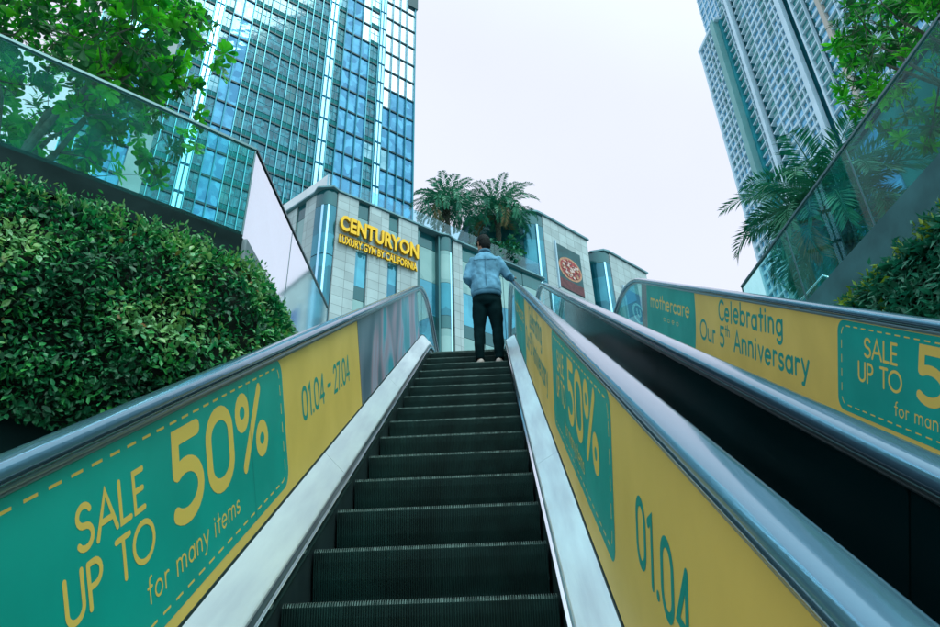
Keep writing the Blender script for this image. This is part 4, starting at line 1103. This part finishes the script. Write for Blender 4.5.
mfd.box((-.08, -.4, PZ), (.10, .2, ZTOP), 'tower_fin_dark', FT)
for mm, nm in ((mfin, 'light_fins'), (mfd, 'dark_fins'), (mled, 'floor_ledges')): mm.build(nm, tw)
for z in ZF:
    mb = MB(); mb.box((uL, -.16, z+.02), (-.1, -.065, z+.83), 'tower_spandrel', FT)
    mb.build('spandrel_row', tw)
from bpy_extras.object_utils import world_to_camera_view
bpy.context.view_layer.update()
def emit_windows(root, wins, F, name='window'):
    """the 100 that show largest are parts of their own, the rest one part"""
    def score(w_):
        (a, b, m) = w_; P = [world_to_camera_view(C, cam, Vector(F(x, b[1], z))) for x, z in ((a[0], a[2]), (b[0], a[2]), (b[0], b[2]), (a[0], b[2]))]
        if not all(-.02 < p.x < 1.02 and -.02 < p.y < 1.02 for p in P): return 0
        return abs(sum(P[i].x*P[(i+1) % 4].y - P[(i+1) % 4].x*P[i].y for i in range(4)))
    wins = sorted(wins, key=score, reverse=True)
    for a, b, m in wins[:100]:
        mb = MB(); mb.box(a, b, m, F); mb.build(name, root)
    if wins[100:]:
        mb = MB()
        for a, b, m in wins[100:]: mb.box(a, b, m, F)
        tag(mb.build(name, root), kind='stuff')
emit_windows(tw, wins, FT)
# concrete edge pier at the tower's left, and the neighbouring glass volume
mb = MB(); mb.box((-29.6*KT, .0, PZ), (-27.9*KT, .9, ZTOP), 'tower_concrete', FT); mb.build('concrete_pier', tw)
mb = MB(); mb.box((-1.3, -3, 93.4), (.32, .30, 97.5), 'tower_ledge', FT); mb.build('cornice', tw)

# ------------------------------------------------------------------ right tower
DR = 186.0; azR = R(23.8); PRt = (DR*sin(azR), DR*cos(azR)); FT2 = FR(PRt, -9, -1)
t2 = empty('apartment_tower', (PRt[0], PRt[1], PZ), 'very tall white gridded apartment tower with a green fin, at upper right', 'tower')
FH2 = 3.1; ztA = 197.8; wins = []; rng = random.Random(5)
nfl = 46; ZR = [ztA-FH2*(i+1) for i in range(nfl)]           # floors of the low wing
ZR2 = [ztA+FH2*i for i in range(0, 14)]
mwh, mwp, mrec, mgr, mbe = MB(), MB(), MB(), MB(), MB()
# (u0, u1, kind, depth) ; kinds: b blue, g green, w pier, s green fin, r recess, t tall balcony recess
cols = [(-.9, 0, 'w', 0), (-2.9, -.9, 'b', 0), (-5.2, -3.2, 'b', 0), (-7.3, -5.5, 'g', 0), (-9.7, -7.6, 'b', 0), (-10.1, -9.7, 'w', 0), (-12.5, -10.2, 's', 0),
        (-16.4, -13.6, 'g', -1.4), (-19.6, -16.8, 'g', -1.4), (-21.0, -19.7, 'w', 0), (-24.1, -21.0, 'r', -2.2),
        (-27.1, -24.3, 'g', 0), (-30.0, -27.4, 'b', 0), (-32.8, -30.3, 'b', 0), (-35.9, -33.1, 'g', 0), (-38.0, -36.2, 'b', 0), (-39.4, -38.3, 'b', 0), (-41.3, -39.6, 'w', 0), (-44.2, -41.3, 'r', -2.2),
        (-44.8, -44.2, 'w', 0), (-48.0, -44.9, 'g', 0), (-49.4, -48.3, 'r', -1.0), (-52.0, -49.6, 'b', 0), (-53.6, -52.3, 'w2', 0), (-57.0, -53.7, 'g', 0), (-60.0, -57.4, 'b', 0), (-63.4, -60.4, 'b', 0),
        (-66.8, -63.8, 'g', 0), (-70.0, -67.2, 'b', 0), (-71.6, -70.2, 'w2', 0), (-75.0, -71.8, 'g', 0), (-78.5, -75.4, 'b', 0)]
for u0, u1, k, dp in cols:
    low = u0 > -13.7; ztop = ztA if low else ZR2[-1]+FH2
    zf = ZR if low else ZR+ZR2
    if k in ('b', 'g'):
        for z in zf:
            sill = .95 if k == 'b' else .35
            m = 'flat_blue' if k == 'b' else 'flat_green'
            if rng.random() < .12: m = 'flat_green' if k == 'b' else 'flat_blue'
            wins.append(((u0+.12, dp-.62, z+sill), (u1-.12, dp-.5, z+FH2-.5), m))
            if k == 'b': mwh.box((u0, dp-.55, z+.2), (u1, dp-.12, z+.93), 'white_frame', FT2)
    elif k == 'w': mwp.box((u0, -1, PZ), (u1, .25, ztop), 'white_frame', FT2)
    elif k == 'w2': mbe.box((u0, -1, PZ), (u1, .35, ztop), 'beige_pier', FT2)
    elif k == 's': mgr.box((u0, -2, PZ), (u1, .9, ztA+.8), 'green_fin', FT2)
    elif k == 'r':
        mrec.box((u0, dp-.6, PZ), (u1, dp-.3, ztop), 'teal_recess', FT2)
        if k == 'r' and u0 < -23 and u0 > -25:
            for z in zf: mwh.box((u1-2.0, dp-.3, z-.25), (u1-.02, -.1, z+.2), 'white_frame', FT2) if False else mwh.box((u0, dp-.3, z-.25), (u0+1.5, -.0, z+.18), 'white_frame', FT2)
mb = MB(); mb.box((-78.5, -28, PZ), (-13.7, -3.1, ZR2[-1]+FH2), 'teal_recess', FT2); mb.box((-13.69, -22, PZ), (0, -.95, ztA), 'teal_recess', FT2); mb.build('core', t2)
runs = [(-10.1, 0, 0, 1), (-19.7, -13.6, -1.4, 0), (-41.3, -24.1, 0, 0), (-48.2, -44.2, 0, 0), (-52.3, -49.5, 0, 0), (-78.5, -53.6, 0, 0)]
for u0, u1, dp, low in runs:
    for z in (ZR if low else ZR+ZR2): mwh.box((u0+.01, dp-.7, z-.20), (u1-.01, dp+.12, z+.15), 'white_frame', FT2)
for u0, u1, k, dp in cols:
    if k in ('b', 'g') : mwp.box((u0-.24, dp-.8, PZ), (u0+.0, dp+.06, ztA if u0 > -13.7 else ZR2[-1]+FH2), 'white_frame', FT2)
mwh.box((-13.6, -6, ztA-.1), (.2, .5, ztA+1.0), 'white_frame', FT2)
for mm, nm in ((mwh, 'floor_bands'), (mwp, 'white_piers'), (mrec, 'recess'), (mgr, 'green_fin'), (mbe, 'beige_piers')): mm.build(nm, t2)
# upper block behind the low wing
mb = MB(); mb.box((-13.6, -24, ztA+4), (-2.0, -3.2, ZR2[-1]+FH2), 'flat_blue', FT2)
for z in ZR2[1:]: mb.box((-13.6, -3.2, z-.3), (-1.7, -2.9, z+.25), 'white_frame', FT2)
for u in (-11, -8, -5, -2.2): mb.box((u-.2, -3.2, ztA+4), (u+.2, -2.85, ZR2[-1]+FH2), 'white_frame', FT2)
mb.box((-13.6, -24, ztA+.6), (-2.6, -3.4, ztA+4), 'white_frame', FT2)
mb.build('upper_block', t2)
emit_windows(t2, wins, FT2)

# ------------------------------------------------------------------ the man on the upper steps
def ell(c, rx, ry, n=20, tilt=0., p=2.2):
    o = []
    for j in range(n):
        a = 2*pi*j/n; ca, sa = cos(a), sin(a)
        x = rx*math.copysign(abs(ca)**(2/p), ca); y = ry*math.copysign(abs(sa)**(2/p), sa)
        o.append((c[0]+x, c[1]+y, c[2]+y*tilt))
    return o
def loft(mb, rings, m): mb.sweep(lambda i: rings[i], len(rings), len(rings[0]), m)
def fuse(mb, name, parent, m, vox, fn=None, xf=None, smooth_it=4):
    """melt overlapping solids into one continuous skin"""
    o = mb.build('tmp', origin=(0, 0, 0)); md = o.modifiers.new('r', 'REMESH'); md.mode = 'VOXEL'; md.voxel_size = vox
    sm = o.modifiers.new('s', 'SMOOTH'); sm.iterations = smooth_it; sm.factor = .5
    bpy.context.view_layer.update()
    me = bpy.data.meshes.new_from_object(o.evaluated_get(bpy.context.evaluated_depsgraph_get())); bpy.data.objects.remove(o)
    if fn:
        ns = [v.normal.copy() for v in me.vertices]
        for v, n_ in zip(me.vertices, ns): v.co = v.co + n_*fn(v.co)
    c = sum((v.co for v in me.vertices), Vector())/len(me.vertices)
    for v in me.vertices: v.co -= c
    me.materials.clear()
    for mm in (m if isinstance(m, (list, tuple)) else [m]): me.materials.append(MATS[mm])
    me.polygons.foreach_set('use_smooth', [True]*len(me.polygons)); me.polygons.foreach_set('material_index', [0]*len(me.polygons)); me.update(); me.name = name
    ob = bpy.data.objects.new(name, me); col.objects.link(ob); ob.parent = parent; ob.location = c
    return ob
PERX, PERY, PERZ = -.015, 7.74, nos_z(Y0+PITCH*12)
man = empty('person', (PERX, PERY, PERZ), 'man in blue denim jacket and black trousers standing high on the escalator, back turned', 'person')
SHL, SHR = Vector((-.165, .0, 1.45)), Vector((.165, .0, 1.45))
hy = 7.98; 
s_lo = (hy - (HN-HR_Q)*Ez)/Ey; yy, zz = path(s_lo, HR_Q+HR_H)
for _ in range(20):
    yy, zz = path(s_lo, HR_Q+HR_H); s_lo += (hy-yy)*.7
SC_ = Vector((.97, 1.02, 1.07)); man.scale = SC_
HANDR = Vector((.335-PERX, hy-PERY, zz-PERZ+.022)); HANDR = Vector([a/b for a, b in zip(HANDR, SC_)]); ELR = Vector((.285, .0, 1.20))
ELL_ = Vector((-.255, -.01, 1.19)); HANDL = Vector((-.10, .27, 1.13))
def hand(mb, wrist, direction, curl_down, side, m='skin'):
    """palm, four unequal bent fingers and a thumb"""
    d = direction.normalized(); cdn = curl_down.normalized(); s_ = d.cross(cdn).normalized()
    pc = wrist + d*.045
    loft(mb, [[tuple(wrist+d*t+s_*(w_*cos(a))+cdn*(h_*sin(a))) for a in [2*pi*j/12 for j in range(12)]] for t, w_, h_ in ((-.02, .026, .022), (.02, .036, .018), (.06, .042, .015), (.095, .040, .012))], m)
    for k, (o, L) in enumerate(((-.030, .068), (-.010, .078), (.011, .072), (.031, .056))):
        b0 = wrist+d*.088+s_*o; b1 = b0+d*L*.42+cdn*.006; b2 = b1+d*L*.25+cdn*L*.30; b3 = b2+cdn*L*.33-d*.004
        mb.tube([b0, b1, b2, b3], [.0095, .0088, .0080, .0062], m, 8)
    t0 = wrist+d*.03+s_*(.034*side); t1 = t0+d*.03+s_*.022*side+cdn*.008; t2 = t1+d*.026+cdn*.018; mb.tube([t0, t1, t2], [.012, .0105, .0075], m, 8)
mb = MB()
loft(mb, [ell((0, 0, z), rx, ry) for z, rx, ry in ((.86, .15, .10), (.95, .155, .105), (1.10, .14, .095), (1.28, .165, .105), (1.42, .175, .10), (1.48, .12, .085), (1.51, .055, .055))], 'skin')
mb.tube([(0, -.01, 1.47), (0, .015, 1.56), (-.005, .03, 1.62)], [.062, .055, .056], 'skin', 14)
for sh, el_, ha in ((SHL, ELL_, HANDL), (SHR, ELR, HANDR)):
    wr = ha-(ha-el_).normalized()*.05; mb.tube([sh, sh.lerp(el_, .5), el_, el_.lerp(wr, .4), wr], [.052, .045, .038, .037, .025], 'skin', 12)
for sx_, kx in ((-.085, -.105), (.085, .11)):
    mb.tube([(sx_, 0, .90), (sx_*1.1, .01, .70), (kx, .015, .48), (kx*1.05, -.005, .30), (kx*1.08, -.02, .09), (kx*1.08, -.02, .055)], [.085, .078, .052, .055, .036, .040], 'skin', 14)
    mb.tube([(kx*1.08, -.045, .045), (kx*1.12, .05, .045), (kx*1.2, .15, .032)], [.036, .038, .026], 'skin', 12)
# head, turned a little to the left and bowed
HM = Matrix.Translation((-.008, .045, 1.700)) @ Matrix.Rotation(R(28), 4, 'Z') @ Matrix.Rotation(R(-12), 4, 'X')
def H(x, y, z): return tuple(HM @ Vector((x, y, z)))
hr_ = []
for t in range(13):
    a = -pi/2+pi*t/12; zz_ = .118*sin(a); k = cos(a)
    wx = .077*k**.8 if k > 0 else 0; wy = .096*k**.8 if k > 0 else 0
    if zz_ < -.03: wx *= 1-.18*((-zz_-.03)/.09); 
    hr_.append([H(wx*cos(b), wy*sin(b)+(.012 if zz_ < -.02 else 0), zz_) for b in [2*pi*j/20 for j in range(20)]])
loft(mb, hr_, 'skin')
mb.tube([H(0, .085, .012), H(0, .113, -.028), H(0, .092, -.038)], [.010, .015, .010], 'skin', 8)      # nose
for sx_ in (-1, 1):
    mb.tube([H(sx_*.076, -.005, .022), H(sx_*.086, -.012, .005), H(sx_*.078, -.004, -.030)], [.012, .015, .009], 'skin', 8)   # ears
mb.tube([H(-.022, .094, -.062), H(0, .099, -.062), H(.022, .094, -.062)], [.005, .008, .005], 'skin', 6)   # lips
hand(mb, HANDR-(HANDR-ELR).normalized()*.06, Vector((.02, .8, .56)), Vector((.15, .45, -.85)), -1)
hand(mb, HANDL-(HANDL-ELL_).normalized()*.06, HANDL-ELL_, Vector((.3, 0, -.9)), 1)
fuse(mb, 'body', man, 'skin', .0075, smooth_it=2)
mb = MB()
for sx_ in (-1, 1):
    c = Vector((sx_*.030, .083, .018)); mb.tube([H(*(c+Vector((-.012, 0, 0)))), H(*(c+Vector((0, .006, 0)))), H(*(c+Vector((.012, 0, 0))))], [.002, .008, .002], 'hair', 8)
mb.build('eyes', None); e_ = bpy.data.objects['eyes']; e_.parent = man
# hair: cropped sides, fuller top
mb = MB(); rngh = random.Random(3)
rr = []
for t in range(14):
    a = R(-62)+R(151.5)*t/13; zz_ = .118*sin(a); k = max(0, cos(a))
    gx = .077*k**.8+.010+.012*max(0, sin(a)); gy = .096*k**.8+.010+.010*max(0, sin(a))
    ring_ = []
    for j in range(28):
        b = 2*pi*j/28; fr_ = max(0, sin(b)+.15); back = max(0, -sin(b))
        cut = 1.0
        if a < R(18): cut = 1-.30*min(1, fr_*2.2)             # bare face and temples
        if a < R(-25) and back < .35: cut = min(cut, .72)
        jit = 1+rngh.uniform(-.03, .05)*(t > 4)
        ring_.append(H(gx*cos(b)*jit*min(1, cut+.04), gy*sin(b)*cut*jit-.004, zz_+.018*(a > 0)*sin(a)))
    rr.append(ring_)
loft(mb, rr, 'hair')
for k in range(420):
    b = rngh.uniform(0, 2*pi); a = R(rngh.uniform(-15, 88)); kk = cos(a)
    if sin(b) > .55 and a < R(40): continue
    p = Vector((.086*kk**.8*cos(b), .104*kk**.8*sin(b), .118*sin(a)+.008)); q = p*1.0+Vector((cos(b)*kk, sin(b)*kk, sin(a)))*.014+Vector((rngh.uniform(-.02, .02), .012, rngh.uniform(-.008, .014)))
    mb.tube([H(*(p*.96)), H(*q)], [.004, .0012], 'hair', 4)
mb.build('hair', None); h_ = bpy.data.objects['hair']; h_.parent = man
# jacket
mb = MB()
loft(mb, [ell((0, .0, z), rx, ry, 28, p=2.5) for z, rx, ry in ((.915, .190, .135), (.955, .194, .140), (1.0, .200, .145), (1.12, .186, .138), (1.28, .188, .132), (1.40, .182, .122), (1.475, .140, .105), (1.515, .100, .085), (1.535, .072, .072))], 'denim')
mb.tube([(0, -.012, 1.50), (0, .0, 1.55)], [.074, .068], 'denim', 20)
for sh, el_, ha in ((SHL, ELL_, HANDL), (SHR, ELR, HANDR)):
    wr = ha-(ha-el_).normalized()*.075; s2 = sh+Vector((0, 0, -.012))
    mb.tube([s2*.75+Vector((0, 0, .362)), s2, s2.lerp(el_, .5), el_, el_.lerp(wr, .35), el_.lerp(wr, .8), wr], [.048, .060, .061, .057, .054, .046, .042], 'denim', 16)
def wrinkle(p):
    f = .013*noise3(p.x*9+3+p.z*5, p.y*9, p.z*6)+.008*noise3(p.x*20, p.y*20, p.z*17)
    f += .006*sin(34*p.z+7*noise3(p.x*5, p.y*5, p.z*4))*max(0, min(1, (1.30-p.z)*4))*.6
    return f - (.010 if p.z < .955 and abs(p.x) < .25 else 0)
jk = fuse(mb, 'jacket', man, 'denim', .011, wrinkle)
mb = MB()
loft(mb, [ell((0, 0, z), rx, ry, 28, p=2.5) for z, rx, ry in ((.905, .182, .128), (.908, .188, .134), (.955, .190, .137), (.958, .183, .130))], 'denim_trim')
mb.sweep(lambda i: [((.082+o)*cos(2*pi*i/24), (.078+o)*sin(2*pi*i/24)-.006, 1.525+z) for o, z in ((-.006, 0), (.004, .0), (.0, .042), (-.008, .042))], 25, 4, 'denim_trim', cap=False)
mb.tube([(0, -.139, .96), (0, -.142, 1.12), (0, -.136, 1.28), (0, -.127, 1.40), (0, -.112, 1.47)], .0035, 'denim_trim', 6)
mb.tube([(-.15, -.103, 1.385), (-.08, -.129, 1.375), (0, -.131, 1.373), (.08, -.129, 1.375), (.15, -.103, 1.385)], .0035, 'denim_trim', 6)
tr_ = mb.build('trim', None, smooth=True); tr_.parent = man
# trousers
mb = MB()
loft(mb, [ell((0, 0, z), rx, ry, 24) for z, rx, ry in ((.99, .165, .115), (.92, .175, .122), (.82, .178, .125), (.77, .14, .10))], 'trousers')
for kx in (-.112, .117):
    sg_ = 1 if kx > 0 else -1
    mb.tube([(sg_*.088, 0, .88), (sg_*.098, .005, .72), (kx, .012, .50), (kx*1.04, -.004, .30), (kx*1.06, -.018, .14), (kx*1.06, -.018, .095)], [.100, .098, .074, .068, .054, .056], 'trousers', 18)
fuse(mb, 'trousers', man, 'trousers', .011, lambda p: .007*noise3(p.x*8, p.y*8, p.z*14)+.005*sin(60*p.z)*max(0, .3-p.z)*3)
# low pale shoes
for kx, rz_ in ((-.122, .42), (.128, -.38)):
    mb = MB(); mm = Matrix.Translation((kx, -.02, 0)) @ Matrix.Rotation(rz_, 4, 'Z')
    rings = [[tuple(mm @ Vector((w_*cos(a), y, max(.012, zc+h_*sin(a))))) for a in [2*pi*j/14 for j in range(14)]] for y, w_, zc, h_ in ((-.075, .018, .035, .028), (-.062, .036, .042, .044), (0, .042, .050, .046), (.07, .046, .040, .036), (.14, .044, .030, .024), (.185, .022, .024, .014))]
    loft(mb, rings, 'shoe')
    rings = [[tuple(mm @ Vector((w_*cos(a), y, .006+.012*(sin(a) > 0)))) for a in [2*pi*j/14 for j in range(14)]] for y, w_ in ((-.080, .022), (-.06, .040), (0, .045), (.07, .050), (.15, .046), (.195, .02))]
    loft(mb, rings, 'shoe_sole'); sh_ = mb.build('shoe', None, smooth=True); sh_.parent = man
# ------------------------------------------------------------------ low pavilion added as a dark backdrop behind the right fence
pv = empty('pavilion', (11.5, 14, PZ), 'low dark pavilion with four bright blue windows, added as a dark backdrop behind the right glass fence', 'pavilion')
mat('pavilion_wall', (.006, .17, .17), .8, noise=.4, nscale=.7, spec=.05); mat('pavilion_frame', (.01, .06, .07), .4)
facade_glass('pavilion_blue', (.03, .26, .52), (.10, .42, .72), metal=.4, rough=.1, cell=.9, wav=.01)
FV = FR((9.23, 18.9), -7.1, -1)
mb = MB(); mb.box((-24, -6, PZ), (0, 0, 13.15), 'pavilion_wall', FV); mb.build('wall', pv)
mb = MB(); mb.box((-24.2, -6.2, 13.15), (.2, .12, 13.3), 'pavilion_frame', FV); mb.build('roof', pv)
for a in (0, 1):
    for b in (0, 1):
        mb = MB(); mb.box((-4.35-.95*a, .004, 10.85+1.1*b), (-3.48-.95*a, .05, 11.85+1.1*b), 'pavilion_blue', FV); mb.build('window', pv)
